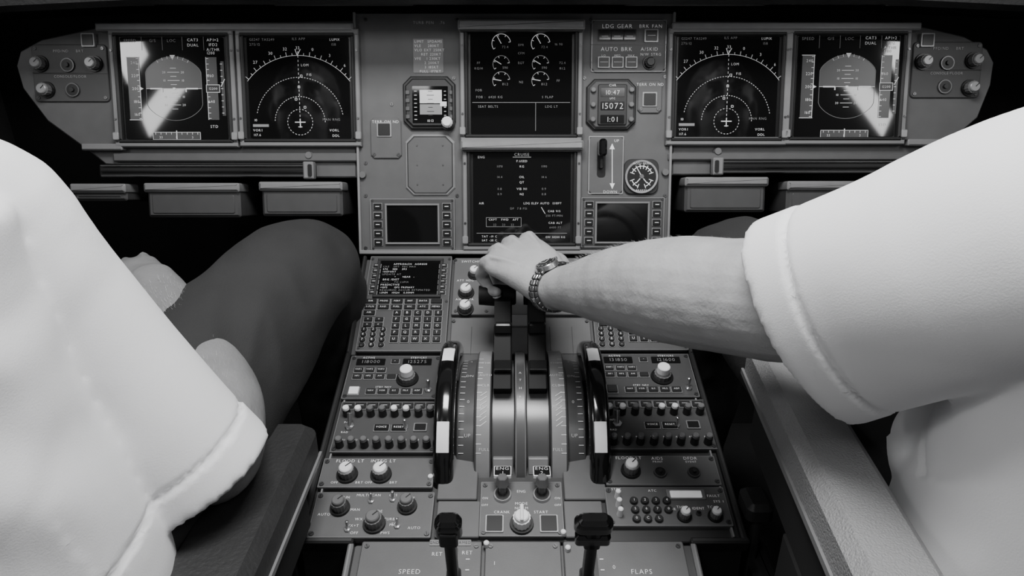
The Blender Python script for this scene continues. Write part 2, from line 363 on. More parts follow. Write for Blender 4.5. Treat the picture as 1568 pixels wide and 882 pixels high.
def pfd(b,M,w,h):
    def L(x0,y0,x1,y1,t=.8,n='sym'): b.line(M,x0*S,y0*S,x1*S,y1*S,t*S,Z+.0003,n)
    pts=[]
    for i in range(48):
        a=2*math.pi*i/48; X=50*math.cos(a); Y=47*math.sin(a); X=max(-42,min(42,X)); pts.append((X,Y))
    up=[p for p in pts if p[1]>=-.1]
    b.add(M,[(p[0]*S,p[1]*S,Z) for p in up],[list(range(len(up)))],'sym_fill')
    for p,q in zip(pts,pts[1:]+pts[:1]): L(p[0],p[1],q[0],q[1],.5,'sym_dim')
    L(-42,0,42,0,.7)
    for i,yy in enumerate((-30,-24,-18,-12,-6,6,12,18,24,30)):
        l=9 if yy%12==0 else 4.5; L(-l,yy,l,yy,.6)
        if yy%12==0:
            for s_ in(-1,1): b.text(M,s_*14*S,yy*S,'10' if abs(yy)==12 else '20',4.6*S,'sym',Z+.0003)
    for s_ in(-1,1): L(s_*18,0,s_*36,0,2.0); L(s_*18,0,s_*18,-5,1.8)
    L(-2,0,2,0,3)
    b.arc(M,0,0,44*S,60,120,.6*S,Z+.0003,'sym_dim')
    for a in range(60,121,10):
        c,s_=math.cos(rad(a)),math.sin(rad(a)); L(44*c,44*s_,48*c,48*s_,.7)
    b.add(M,[(-4*S,49*S,Z+.0003),(4*S,49*S,Z+.0003),(0,42*S,Z+.0003)],[[0,1,2]],'sym')
    for sgn,x0,wd,labs in((-1,-60,18,('240','220','200','180','160')),(1,58,16,('','660','','640',''))):
        b.flat(M,x0*S,0,wd*S,92*S,Z,'sym_fill')
        L(x0-sgn*wd/2,-46,x0-sgn*wd/2,46,.8)
        for i in range(12): yy=-44+i*8; L(x0-sgn*wd/2,yy,x0-sgn*(wd/2-4),yy,.7)
        for i,t in enumerate(labs): 
            if t: b.text(M,(x0-2*sgn)*S,(38-i*19)*S,t,6*S,'sym',Z+.0004)
    L(-50,46,-70,46); L(-50,-46,-70,-46); b.add(M,[(-52*S,3*S,Z+.0004),(-52*S,-3*S,Z+.0004),(-46*S,0,Z+.0004)],[[0,1,2]],'sym')
    b.flat(M,59*S,0,20*S,11*S,Z+.0004,'black'); b.box(M,59*S,0,20*S,11*S,.7*S,Z+.0006,'sym'); b.text(M,59*S,0,'12200',5*S,'sym',Z+.0006)
    b.flat(M,74*S,0,5*S,80*S,Z,'sym_fill')
    for i in range(-4,5): L(71,i*9,74,i*9,.7)
    L(71,3,77,14,1)
    b.flat(M,0,-70*S,72*S,11*S,Z,'sym_fill'); b.box(M,0,-70*S,72*S,11*S,.6*S,Z+.0003,'sym')
    for i in range(9): L(-32+i*8,-65,-32+i*8,-68,.7); 
    for i,t in enumerate(('33','0','3')): b.text(M,(-24+i*24)*S,-72*S,t,5.2*S,'sym',Z+.0004)
    L(0,-62,0,-75,1.4)
    for i,(t,X,Y) in enumerate((('SPEED',-62,70),('G/S',-28,70),('LOC',0,70),('CAT3',32,71),('AP1+2',62,71),('DUAL',32,63.5),('1FD2',62,64),('A/THR',62,57),('STD',58,-56),('1200',58,52))):
        b.text(M,X*S,Y*S,t,6*S,'sym' if X>20 or Y<60 else 'sym_dim',Z+.0003)
    for X in(-45,-14,16,48): L(X,56,X,76,.4,'sym_dim')
def nd(b,M,w,h):
    def L(x0,y0,x1,y1,t=.8,n='sym'): b.line(M,x0*S,y0*S,x1*S,y1*S,t*S,Z+.0003,n)
    cy=-50
    b.arc(M,0,cy*S,98*S,38,142,.55*S,Z+.0003,'sym',60)
    for i,a in enumerate(range(35,146,5)):
        c,s_=math.cos(rad(a)),math.sin(rad(a)); l=6 if a%10==0 else 3.5
        if abs(98*c)<76: L(98*c,98*s_+cy,(98+l)*c,(98+l)*s_+cy,.6)
    for a,t in((140,'24'),(126,'27'),(112,'30'),(100,'32'),(90,'33'),(78,'0'),(64,'3'),(50,'6'),(38,'9')):
        c,s_=math.cos(rad(a)),math.sin(rad(a)); X=109*c
        if abs(X)<75: b.text(M,X*S,(109*s_+cy)*S,t,6.2*S,'sym',Z+.0003)
    b.arc(M,0,cy*S,66*S,10,170,.65*S,Z+.0003,'sym',90,True); b.arc(M,0,cy*S,38*S,0,180,.65*S,Z+.0003,'sym',60,True); b.arc(M,0,cy*S,19*S,0,360,.65*S,Z+.0003,'sym',50,True)
    for i in range(16): L(0,cy+8+i*6.2,0,cy+11+i*6.2,.7)
    L(-8,cy,8,cy,1.4); L(0,cy+5,0,cy-8,1.4); L(-3,cy-7,3,cy-7,1.1)
    L(-1,cy+98,-4,cy+107,1.0); L(-1,cy+98,4,cy+107,1.0)
    for X,Y,t,n in((-72,71,'GS247 TAS249','sym_dim'),(-72,64,'275/12','sym_dim'),(48,71,'LUPIX','sym'),(50,64,'158','sym_dim'),(-8,72,'ILS APP','sym_dim'),(-72,-62,'VOR1','sym'),(-72,-69,'117.6','sym'),(-70,-47,'10','sym'),(44,-62,'VORL','sym'),(48,-70,'DDL','sym'),(34,-46,'MAN RNG','sym_dim'),(12,20,'F15','sym'),(4,34,'LOM','sym')):
        b.text(M,X*S,Y*S,t,5.2*S,n,Z+.0003,'L')
    for X,Y in((0,2),(4,18),(-5,-16),(8,-28)): b.box(M,X*S,Y*S,3*S,3*S,.6*S,Z+.0004,'sym')
    b.flat(M,(-60)*S,-55*S,24*S,4*S,Z,'sym_dim')
def ewd(b,M,w,h):
    for gx in(-30,29):
        for i,(gy,r) in enumerate(((58,14),(28,12.5),(4,13))):
            b.arc(M,gx*S,gy*S,r*S,10,215,.8*S,Z+.0003,'sym_dim' if i else 'sym',26)
            for a in(10,60,110,160,215): c,s_=math.cos(rad(a)),math.sin(rad(a)); b.line(M,(gx+c*(r-3))*S,(gy+s_*(r-3))*S,(gx+c*r)*S,(gy+s_*r)*S,.7*S,Z+.0003,'sym')
            a=rad((120,150,170)[i]); b.line(M,gx*S,gy*S,(gx+r*math.cos(a))*S,(gy+r*math.sin(a))*S,1.0*S,Z+.0004,'sym')
            b.text(M,(gx+6)*S,(gy-5)*S,('72.4','590','81.2')[i],5*S,'sym_dim',Z+.0003)
    for t,X,Y in(('EPR',0,56),('EGT',0,30),('N2',0,2),('CFM',0,44),('FF',-64,30),('FOB',-64,-10),('KG/H',-64,22),('72.4',62,30),('81.2',62,22),('FF',56,4),('16 90',56,57)):
        b.text(M,X*S,Y*S,t,4.8*S,'sym_dim',Z+.0003)
    b.line(M,-74*S,-28*S,74*S,-28*S,.6*S,Z+.0003,'sym_dim'); b.line(M,22*S,-28*S,22*S,-70*S,.6*S,Z+.0003,'sym_dim')
    b.text(M,-48*S,-20*S,'FOB :  6420 KG',5*S,'sym_dim',Z+.0003); b.text(M,40*S,-20*S,'S FLAP',5*S,'sym_dim',Z+.0003)
    b.text(M,-50*S,-34*S,'SEAT BELTS',5*S,'sym_dim',Z+.0003); b.text(M,46*S,-34*S,'LDG LT',5*S,'sym_dim',Z+.0003)
def sd(b,M,w,h):
    b.text(M,0,64*S,'CRUISE',6.4*S,'sym',Z+.0003); b.line(M,-14*S,60*S,14*S,60*S,.6*S,Z+.0003,'sym')
    rows=[(54,['','F.USED','']),(46,['1170','KG','1190']),(30,['14.4','OIL','14.6']),(22,['','QT','']),(12,['0.8','VIB N1','0.9']),(4,['0.9','N2','0.8'])]
    for Y,tt in rows:
        for X,t in zip((-34,0,34),tt):
            if t: b.text(M,X*S,Y*S,t,4.8*S,'sym_dim' if X else 'sym',Z+.0003)
    b.text(M,-62*S,60*S,'ENG',5*S,'sym',Z+.0003)
    for t,X,Y in(('AIR',-62,-10),('LDG ELEV AUTO  1310FT',32,-10),('DP  7.8 PSI',-5,-18),('CAB V/S',50,-22),('250 FT/MIN',50,-29),('CAB ALT',52,-40),('6400 FT',52,-47),('CKPT   FWD   AFT',-28,-35),('22    23    22',-28,-43)):
        b.text(M,X*S,Y*S,t,4.6*S,'sym' if 'LDG' in t or 'CAB' in t or 'CKPT' in t or t=='AIR' else 'sym_dim',Z+.0003)
    b.box(M,-28*S,-39*S,54*S,14*S,.6*S,Z+.0003,'sym_dim'); b.line(M,-70*S,-56*S,70*S,-56*S,.7*S,Z+.0003,'sym_dim')
    b.line(M,30*S,-16*S,36*S,-26*S,.8*S,Z+.0003,'sym')
    b.text(M,-50*S,-61*S,'TAT -19 C',4.6*S,'sym',Z+.0003); b.text(M,-50*S,-67*S,'SAT -38 C',4.6*S,'sym',Z+.0003); b.text(M,3*S,-63*S,'G.LOAD  10:47',4.6*S,'sym_dim',Z+.0003); b.text(M,52*S,-62*S,'GW 58200 KG',4.2*S,'sym',Z+.0003)
display((192,59,348,214),pfd); display((383,59,537,213),nd)
display((1036,58,1188,211),nd); display((1217,57,1370,210),pfd)
display((721,51,875,206),ewd,tb=.008); display((725,231,873,371),sd,tb=.007)

for rc in ((158,252,484,272),(1088,246,1430,266)):
    b=B(); x,y,w,h=R(pm,*rc); b.rr(MP,x,y,w,h,.003,-.01,.012,'black',ch=.003)
    for i,(o,m_) in enumerate(((.35,'steel_dark'),(-.1,'black_gloss'),(-.4,'steel_dark'))):
        b.rr(MP,x,y+h*o,w-.01,.003,.001,.012,.016,m_,ch=.001)
    e=1 if rc[0]<700 else -1
    b.rr(MP,x+e*(w/2-.006),y,.016,h+.006,.002,.008,.022,'panel_light',ch=.002); b.rr(MP,x+e*(w/2-.003),y,.006,h-.002,.002,.022,.024,'black')
    b.done('folding_table')
for rc in ((232,281,372,333),(405,279,527,331),(1046,272,1168,325),(1200,278,1345,327),(120,282,200,308),(1390,270,1470,300)):
    b=B(); x,y,w,h=R(pm,*rc)
    b.rr(MP,x,y,w,h,.004,-.09,.012,'module',ch=.004)
    b.rr(MP,x,y+h/2-.007,w+.004,.014,.003,-.02,.020,'panel_light',ch=.004); b.rr(MP,x,y-.006,w-.016,h-.024,.003,.012,.0135,'module',ch=.001)
    b.done('storage_drawer')

# ------------------------------------------------------------------ GLARESHIELD
b=B(); I=Matrix.Identity(4)
prof=[(1.00,1.142),(1.02,1.134),(1.14,1.136),(1.30,1.12),(1.30,1.19),(1.10,1.20),(1.02,1.185),(1.00,1.165)]
xs=[-.98,-.75,-.5,-.25,0,.25,.5,.75,.98]; vs=[];fs=[]
for xx in xs:
    for (Y,Z_) in prof: vs.append((xx,Y,Z_-.018*max(0,abs(xx)-.5)/.4))
n=len(prof)
for i in range(len(xs)-1):
    for j in range(n): fs.append([i*n+j,(i+1)*n+j,(i+1)*n+(j+1)%n,i*n+(j+1)%n])
fs.append(list(range(n))); fs.append([(len(xs)-1)*n+j for j in range(n)][::-1])
b.add(I,vs,fs,'leather_dark')
for xx in(-.62,-.25,.25,.62): b.rr(Matrix.Translation((xx,1.06,1.1335))@Matrix.Rotation(math.pi,4,'X'),0,0,.20,.02,.004,0,.002,'panel_dark')
b.done('glareshield')

# ------------------------------------------------------------------ CENTRE PEDESTAL
cp=empty('center_pedestal',(0,.75,.6))
b=B()
HW=.244
def body(x0,x1,prof,n):
    k=len(prof); vs=[(x0,Y,Z_) for Y,Z_ in prof]+[(x1,Y,Z_) for Y,Z_ in prof]
    fs=[[i,(i+1)%k,(i+1)%k+k,i+k] for i in range(k)]+[list(range(k))[::-1],[i+k for i in range(k)]]
    b.add(I,vs,fs,n)
prof=[(1.010,.755),(.846,.6685),(.569,.594),(.566,.53),(.62,.2),(1.01,.2)]
body(-HW+.002,HW-.002,prof,'panel_dark')
prof2=[(.575,.588),(.36,.530),(.36,.2),(.60,.2),(.60,.5)]
body(-.184,.187,prof2,'panel_dark')
b.rr(MF,0,-.091,2*HW-.004,.178,.002,-.01,-.002,'module',ch=.001)
b.rr(MA,0,-.1435,2*HW-.002,.286,.003,-.01,-.002,'panel_dark',ch=.001)
b.rr(MA,.0015,-.385,.368,.19,.003,-.01,-.002,'module',ch=.001)
for s_ in(-1,1):
    b.rr(MF,s_*(HW-.001),-.09,.006,.182,.002,-.012,.006,'panel_dark',ch=.002)
    b.rr(MA,s_*(HW-.001),-.143,.007,.290,.002,-.012,.006,'panel_dark',ch=.002)
    b.rr(MA,s_*(.186),-.39,.006,.20,.002,-.012,.004,'panel_light',ch=.002)
    b.rr(MA,s_*.2155,-.288,.064,.007,.002,-.012,.006,'panel_dark',ch=.002)
    b.rr(MA,s_*(HW-.012),-.143,.002,.28,.0005,-.004,.003,'panel_edge')
b.done('pedestal_body',cp)

def cdu(rc):
    b=B(); x,y,w,h=R(pf,*rc); M=MF@Matrix.Translation((x,y,0))
    b.rr(M,0,0,w,h,.003,-.002,.007,'module',ch=.0015); b.box(M,0,0,w-.002,h-.002,.0008,.0074,'panel_light')
    for sx in(-1,1):
        for sy in(-.93,0,.93): screw(b,M,sx*(w/2-.004),sy*h/2,.007,.0024)
    sw,sh=.092,.066; sy=h/2-.045
    b.frame(M,0,sy,sw+.010,sh+.010,.005,.007,.011,'panel_dark',ch=.001); b.rr(M,0,sy,sw,sh,.001,.007,.0078,'glass')
    rows=['APPROACH  AOR830','CRZ   OPT  REC MAX','370   380   393','<REPORT','UPDATE AT','          *     NEAR  -',' BRG /DIST','---/---    TO LUPIX','PREDICTIVE','<GPS     GPS PRIMARY','REQUIRED ACCUR ESTIMATED','1.0NM   HIGH   0.05NM']
    for i,t in enumerate(rows): 
        b.text(M,-sw/2+.004 if i else 0,sy+sh/2-.005-i*.0051,t,.0044 if i%2 else .0048,'sym' if i%3!=1 else 'sym_dim',.0082,'L' if i else 'C')
    for i in range(6):
        for s_ in(-1,1): button(b,M,s_*(w/2-.0125),sy+.024-i*.0105,.011,.0065,.007,'key',edge='panel_light'); b.line(M,s_*(w/2-.0125)-.003,sy+.024-i*.0105,s_*(w/2-.0125)+.003,sy+.024-i*.0105,.0008,.0109,'label')
    names=[['DIR','PROG','PERF','INIT','DATA',''],['F-PLN','RAD','FUEL','SEC','ATC','MENU'],['AIR','','','','','']]
    ky=sy-sh/2-.012
    for r_,row in enumerate(names[:2]):
        for c_,t in enumerate(row): button(b,M,-.052+c_*.0195,ky-r_*.0105,.0165,.008,.007,'black',t,.0040,edge='panel_light')
    button(b,M,-.052,ky-.021,.0165,.008,.007,'black','AIR',.0040,edge='panel_light')
    for c_ in range(2): 
        for r_ in range(2): button(b,M,-.052+c_*.016,ky-.033-r_*.0095,.012,.007,.007,'black','<' if c_ else '>',.005,edge='panel_light')
    L='ABCDEFGHIJKLMNOPQRSTUVWXYZ/+*.'
    for i in range(25):
        r_,c_=divmod(i,5); button(b,M,-.011+c_*.0152,ky-.0215-r_*.0115,.0108,.0088,.007,'black',L[i],.0058,edge='panel_light')
    for i,t in enumerate('123456789.0-'):
        r_,c_=divmod(i,3); xx,yy=-.056+c_*.0138,ky-.0505-r_*.0088
        b.cyl(M,xx,yy,.0052,.0052,.007,.008,'panel_light',16); b.cyl(M,xx,yy,.0044,.0042,.008,.0105,'black',16,ch=.0005); b.text(M,xx,yy,t,.0055,'label',.0108)
    b.done('keypad_display_unit')
cdu((557,397,688,543)); cdu((905,396,1040,541))

b=B(); x,y,w,h=R(pf,694,398,900,485)
b.rr(MF,x,y,w,h,.002,-.002,.005,'panel',ch=.001)
x2,y2,w2,h2=R(pf,690,489,905,545); b.rr(MF,x2,y2,w2,h2,.002,-.002,.004,'panel',ch=.001)
for u in(722,756,842,876): xx,yy=pf(u,519); b.line(MF,xx,yy-.03,xx,yy+.018,.0008,.0044,'panel_dark')
for u,v in((698,402),(698,480),(893,402),(745,402),(695,495),(898,495),(745,480)): xx,yy=pf(u,v); screw(b,MF,xx,yy,.005)
for u,v,r in((714,452,.0095),(713,477,.0095),(727,424,.008),(870,420,.009),(872,447,.0095)):
    xx,yy=pf(u,v); knob(b,MF,xx,yy,r,.017,'knobgrey','knobwhite',.004)
b.text(MF,*pf(725,404),'SWITCHING',.006,'label',.0054); b.text(MF,*pf(713,433),'ATT HDG',.0052,'label',.0054); b.text(MF,*pf(712,462),'AIR DATA',.0052,'label',.0054)
x3,y3,w3,h3=R(pf,775,488,815,505); b.rr(MF,x3,y3,w3,h3,.002,.004,.010,'panel_light',ch=.001)
b.done('switching_panel')

def plate(rc,nm='module'):
    b=B(); x,y,w,h=R(pa,*rc); M=MA@Matrix.Translation((x,y,0))
    b.rr(M,0,0,w,h,.002,-.002,.005,nm,ch=.0012)
    b.box(M,0,0,w-.0015,h-.0015,.0007,.0053,'panel_light')
    for sx in(-1,1):
        for sy in(-1,1): screw(b,M,sx*(w/2-.0045),sy*(h/2-.005),.005,.003)
    return b,M,w,h
ZT=.005
def rmp(rc,t1,t2,kx):
    b,M,w,h=plate(rc)
    b.text(M,-w*.30,h/2-.004,'ACTIVE',.0045,'label',ZT+.0004); b.text(M,w*.25,h/2-.004,'STBY/CRS',.0045,'label',ZT+.0004)
    for xx,t in((-w*.27,t1),(w*.24,t2)):
        b.rr(M,xx,h/2-.0125,.040,.012,.001,ZT,ZT+.0012,'lcd'); b.text(M,xx,h/2-.0125,t,.0085,'sym_dim',ZT+.0015)
    button(b,M,0,h/2-.0125,.010,.007,ZT,'key','-',.006,edge='panel_light')
    for r_ in range(2):
        for c_ in range(3 if r_==0 else 4):
            button(b,M,-w*.38+c_*.0155,h/2-.029-r_*.0125,.012,.0075,ZT,'key',['VHF1','VHF2','VHF3','','HF1','HF2','AM',''][r_*4+c_],.0036,edge='panel_light')
    xx=w*.16; knob(b,M,xx,-.004,.0115,.011,'knobgrey','knobgrey',ZT,False); b.cyl(M,xx,-.004,.0088,.0084,ZT+.011,ZT+.021,'knobwhite',26,ch=.001)
    for c_ in range(5): button(b,M,-w*.20+c_*.0155,-h/2+.012,.0125,.0085,ZT,'key',['NAV','VOR','ILS','MLS','ADF'][c_],.0036,edge='panel_light')
    button(b,M,-w*.38,-h/2+.013,.013,.013,ZT,'white' if kx else 'key',edge='panel_light')
    toggle(b,M,w*.40,-h/2+.015,ZT,1.1); b.text(M,-.010,-h/2+.021,'STBY NAV',.004,'label',ZT+.0004)
    b.done('radio_panel')
rmp((531,549,673,615),'118000','125275',1); rmp((916,546,1062,612),'131850','121600',0)
def acp(rc):
    b,M,w,h=plate(rc)
    ks=(w-.022)/7
    for i in range(8):
        xx=-w/2+.011+i*ks
        button(b,M,xx,h/2-.009,.014,.009,ZT,'key',edge='panel_light'); b.line(M,xx-.004,h/2-.009,xx+.004,h/2-.009,.0008,ZT+.0039,'label_dim')
        b.cyl(M,xx,h/2-.0225,.0052,.0048,ZT,ZT+.012,'key',18); b.cyl(M,xx,h/2-.0225,.0044,.004,ZT+.012,ZT+.016,'knobwhite' if i in(0,1,4,5) else 'knobgrey',18,ch=.001)
        b.cyl(M,xx,-h/2+.010,.0052,.0048,ZT,ZT+.012,'key',18); b.cyl(M,xx,-h/2+.010,.0044,.004,ZT+.012,ZT+.016,'knobgrey',18,ch=.001)
        b.text(M,xx,-h/2+.019,['VOR1','VOR2','MKR','ILS','MLS','ADF1','ADF2','PA'][i],.0036,'label',ZT+.0004)
    button(b,M,-.006,-.004,.018,.009,ZT,'black','VOICE',.0042,edge='panel_light'); button(b,M,.016,-.004,.018,.009,ZT,'black','RESET',.0042,edge='panel_light')
    b.rr(M,w*.33,-.003,.017,.013,.001,ZT,ZT+.002,'panel_light'); b.rr(M,w*.33,-.003,.014,.010,.001,ZT+.002,ZT+.0025,'black')
    toggle(b,M,-w*.36,-.002,ZT,1.3,.7); toggle(b,M,w*.18,-.004,ZT,.9); b.text(M,-w*.40,.006,'INT',.004,'label',ZT+.0004); b.text(M,-w*.40,-.010,'RAD',.004,'label',ZT+.0004)
    b.done('audio_control_panel')
acp((515,619,671,697)); acp((921,616,1088,692))
b,M,w,h=plate((492,706,665,751),'panel')
for xx,t in((-w*.26,'FLOOD LT'),(.005,'INTEG LT')):
    knob(b,M,xx,-.003,.0095,.017,'knobgrey','knobwhite',ZT); b.text(M,xx,h/2-.004,t,.0062,'label',ZT+.0004); b.text(M,xx-.013,-h/2+.007,'OFF',.0045,'label',ZT+.0004); b.text(M,xx+.016,-h/2+.007,'BRT',.0045,'label',ZT+.0004)
b.done('lighting_panel')
b,M,w,h=plate((925,702,1098,747),'panel')
knob(b,M,-w*.27,-.001,.0088,.017,'knobgrey','knobwhite',ZT); b.text(M,-w*.27,h/2-.0035,'FLOOD LT',.0058,'label',ZT+.0004)
for xx,t,t2 in((-.002,'AIDS','PRINT'),(.038,'DFDR','EVENT')): hole(b,M,xx,-.004,.0078,ZT); b.text(M,xx,h/2-.004,t,.006,'label',ZT+.0004); b.text(M,xx,h/2-.009,t2,.004,'label',ZT+.0004)
b.done('lighting_panel')
b,M,w,h=plate((479,758,663,828),'panel')
for xx,yy,r in((-w*.28,.008,.0085),(.004,-.012,.0095),(w*.28,.010,.0085)): knob(b,M,xx,yy,r,.018,'knobgrey','knobgrey',ZT)
for xx,yy in((-.004,h/2-.012),(w*.15,h/2-.010),(-w*.18,-h/2+.010),(w*.22,-h/2+.014)): toggle(b,M,xx,yy,ZT,.8)
for t,xx,yy in(('GAIN',-w*.26,.022),('MULTISCAN',-.008,h/2-.004),('GCS',w*.15,h/2-.004),('TILT',w*.30,h/2-.008),('MODE',.004,.004),('AUTO',-w*.40,.0),('MAN',-w*.15,.006),('WX',-.014,-.006),('WX+T',-.02,-.014),('TURB',.02,-.006),('MAP',.026,-.013),('SYS',w*.2,-.012),('OFF',-w*.12,-h/2+.006),('PWS',w*.13,-h/2+.006),('AUTO',w*.36,-h/2+.012)):
    b.text(M,xx,yy,t,.0046,'label',ZT+.0004)
b.done('weather_radar_panel')
b,M,w,h=plate((928,750,1114,810),'panel')
for r_ in range(3):
    for c_ in range(4 if r_<2 else 3):
        xx=-w*.27+c_*.0125; yy=.006-r_*.0115
        b.cyl(M,xx,yy,.0048,.0044,ZT,ZT+.004,'key',18,ch=.0006); b.text(M,xx,yy,'123456700CLR'[min(r_*4+c_,11)],.0045,'label',ZT+.0043)
b.rr(M,w*.17,h/2-.011,.044,.013,.001,ZT,ZT+.002,'panel_light'); b.rr(M,w*.17,h/2-.011,.036,.009,.001,ZT+.002,ZT+.0025,'sym')
for xx,yy in((-w*.40,.012),(-w*.40,.001),(-w*.40,-.011)): b.cyl(M,xx,yy,.0035,.003,ZT,ZT+.013,'knobwhite',14,ch=.001)
for xx in(w*.12,w*.37): knob(b,M,xx,-h/2+.012,.0062,.014,'knobgrey','knobwhite',ZT)
for t,xx,yy in(('ATC',-w*.1,h/2-.005),('STBY',-w*.40,h/2-.003),('XPDR',w*.02,-.004),('IDENT',w*.25,-.003),('THRT',w*.12,-h/2+.024),('TCAS',w*.37,-h/2+.024),('FAULT',w*.40,h/2-.012),('SYS 1',w*.43,.006)): b.text(M,xx,yy,t,.0045,'label',ZT+.0004)
hole(b,M,w*.24,-.010,.003,ZT)
b.done('transponder_panel')

# ------------------------------------------------------------------ THROTTLE QUADRANT
WC=Vector((0,.768,.589))
def dm(x,R_,ph):
    a=rad(ph); n_=Vector((0,math.sin(a),math.cos(a))); f=Vector((0,math.cos(a),-math.sin(a))); o=WC+n_*R_
    return Matrix(((1,0,0,x),(0,f.y,n_.y,o.y),(0,f.z,n_.z,o.z),(0,0,0,1)))
b=B()
prof=[(-.080,.060),(-.080,.104),(-.078,.108),(-.058,.111),(-.056,.121),(-.054,.1225),(-.038,.1225),(-.0365,.121),(-.035,.110),(-.0085,.110),(-.007,.121),(-.0055,.1225),(.0045,.1225),(.006,.121),(.0075,.110),(.034,.110),(.0355,.121),(.037,.1225),(.054,.1225),(.056,.121),(.058,.111),(.078,.108),(.080,.104),(.080,.060)]
ms=['drum']*23
for i in (7,9,13,15): ms[i]='panel_dark'
phs=[-88+i*4 for i in range(45)]
for i in range(len(prof)-1):
    vs=[];fs=[]
    for ph in phs:
        a=rad(ph)
        for (X,r_) in prof[i:i+2]: vs.append((X,WC.y+r_*math.sin(a),WC.z+r_*math.cos(a)))
    for j in range(len(phs)-1): fs.append([2*j,2*j+1,2*j+3,2*j+2])
    b.add(I,vs,fs,'panel_light' if i in(5,10,12,17) else ms[i])
for s_ in(-1,1):
    x,y,w,h=R(pa,*( (672,700,732,768) if s_<0 else (862,700,925,768))); b.rr(MA,x,y,w,h,.002,-.002,.004,'panel',ch=.001)
    x,y,w,h=R(pa,*( (668,770,735,826) if s_<0 else (864,770,924,826))); b.rr(MA,x,y,w,h,.002,-.002,.004,'panel',ch=.001)
    b.rr(MA,s_*.083,-.02,.05,.06,.002,-.002,.003,'panel',ch=.001)
    for ph in range(-60,10,5): M=dm(s_*.046,.1229,ph); b.line(M,s_*.002,0,s_*.008,0,.001,0,'scale_white')
    for ph,t in((-12,'AUTO'),(0,'THR'),(-20,'CLB'),(-34,'MCT'),(-58,'FULL')): b.text(dm(s_*.046,.1229,ph),-s_*.002,0,t,.0052,'scale_white',0)
    for ph in range(-44,-24,3): M=dm(s_*.046,.1229,ph); b.line(M,-.004,-.003,.004,.003,.0009,0.0001,'scale_white')
    for ph in range(-66,34,5): M=dm(s_*.073,.1092,ph); b.line(M,-.003,0,.003,0,.0009,.0004,'scale_white')
    for ph,t in((-50,'UP'),(-28,'0'),(-6,'DN'),(16,'4')): b.text(dm(s_*.065,.1104,ph),0,0,t,.006,'scale_white',.0006)
for ph,t in((-10,'A'),(-16,'T'),(-22,'H'),(-28,'R'),(-36,'0')): b.text(dm(-.0005,.1229,ph),0,0,t,.0052,'scale_white',0)
for X in(-.022,.0205):
    b.rr(dm(X,.110,-68),0,0,.024,.02,.001,0,.009,'panel_light',ch=.001)
b.done('throttle_quadrant')
for X,sg in((-.0225,-1),(.0215,1)):
    b=B()
    side=[(-22,.111),(-24,.128),(-10,.137),(4,.150),(9,.170),(12,.196),(20,.202),(27,.196),(27,.170),(24,.140),(24,.111)]
    pts=[(math.sin(rad(p))*r_,math.cos(rad(p))*r_) for p,r_ in side]
    M=Matrix(((0,0,1,X-.0115),(1,0,0,WC.y),(0,1,0,WC.z),(0,0,0,1)))
    b.prism(M,pts[::-1],0,.023,'lever_black',ch=.002); k=len(pts)
    b.add(M,[(p[0],p[1],0) for p in pts],[list(range(k))],'lever_black')
    b.rr(dm(X,.137,-12),0,0,.022,.018,.002,0,.004,'black',ch=.001)
    H=Matrix.Translation((X+sg*.008,WC.y+.200*math.sin(rad(20)),WC.z+.200*math.cos(rad(20))))@Matrix.Rotation(math.pi/2,4,'Y')
    b.cyl(H,0,0,.013,.0150,-.025,0,'lever_black',22); b.cyl(H,0,0,.0150,.013,0,.025,'lever_black',22,ch=.002)
    b.rr(dm(X,.160,8),0,-.004,.023,.012,.003,0,.012,'black',ch=.002)
    b.done('thrust_lever')
for X in(-.0925,.0935):
    b=B(); vs=[];fs=[]; N=96; cs=[]
    Rw=.137
    for i in range(20):
        a=2*math.pi*i/20; cx_=math.copysign(abs(math.cos(a))**.6,math.cos(a))*.0125; cr=math.copysign(abs(math.sin(a))**.75,math.sin(a))*.012
        cs.append((cx_,Rw-.012+cr))
    for i in range(N):
        a=2*math.pi*i/N
        for (cx_,r_) in cs: vs.append((X+cx_,WC.y+r_*math.sin(a),WC.z+r_*math.cos(a)))
    for i in range(N):
        for j in range(20): fs.append([i*20+j,((i+1)%N)*20+j,((i+1)%N)*20+(j+1)%20,i*20+(j+1)%20])
    b.add(I,vs,[f[::-1] for f in fs],'black_gloss')
    for ph0,ph1 in((-7,6),(-59,-44),(100,112),(190,210)):
        vs=[];fs=[]; q=10
        for i in range(q+1):
            a=rad(ph0+(ph1-ph0)*i/q)
            for cx_,rr_ in((-.0085,.1338),(-.007,.1370),(0,.1377),(.007,.1370),(.0085,.1338)): vs.append((X+cx_,WC.y+rr_*math.sin(a),WC.z+rr_*math.cos(a)))
        for i in range(q):
            for j in range(4): fs.append([i*5+j,i*5+j+1,(i+1)*5+j+1,(i+1)*5+j])
        b.add(I,vs,fs,'white')
    Mx=Matrix(((0,0,1,X),(1,0,0,WC.y),(0,1,0,WC.z),(0,0,0,1)))
    b.cyl(Mx,0,0,.02,.02,-.008,.008,'steel_dark',24)
    for i in range(5):
        T=Mx@Matrix.Rotation(i*2*math.pi/5,4,'Z'); b.rr(T,0,.065,.014,.11,.003,-.003,.003,'steel_dark',ch=.001)
    b.done('trim_wheel')
b=B(); x,y,w,h=R(pa,735,742,862,826); M=MA@Matrix.Translation((x,y,0)); b.rr(M,0,0,w,h,.002,-.002,.005,'panel',ch=.001); b.box(M,0,0,w-.0015,h-.0015,.0007,.0053,'panel_light')
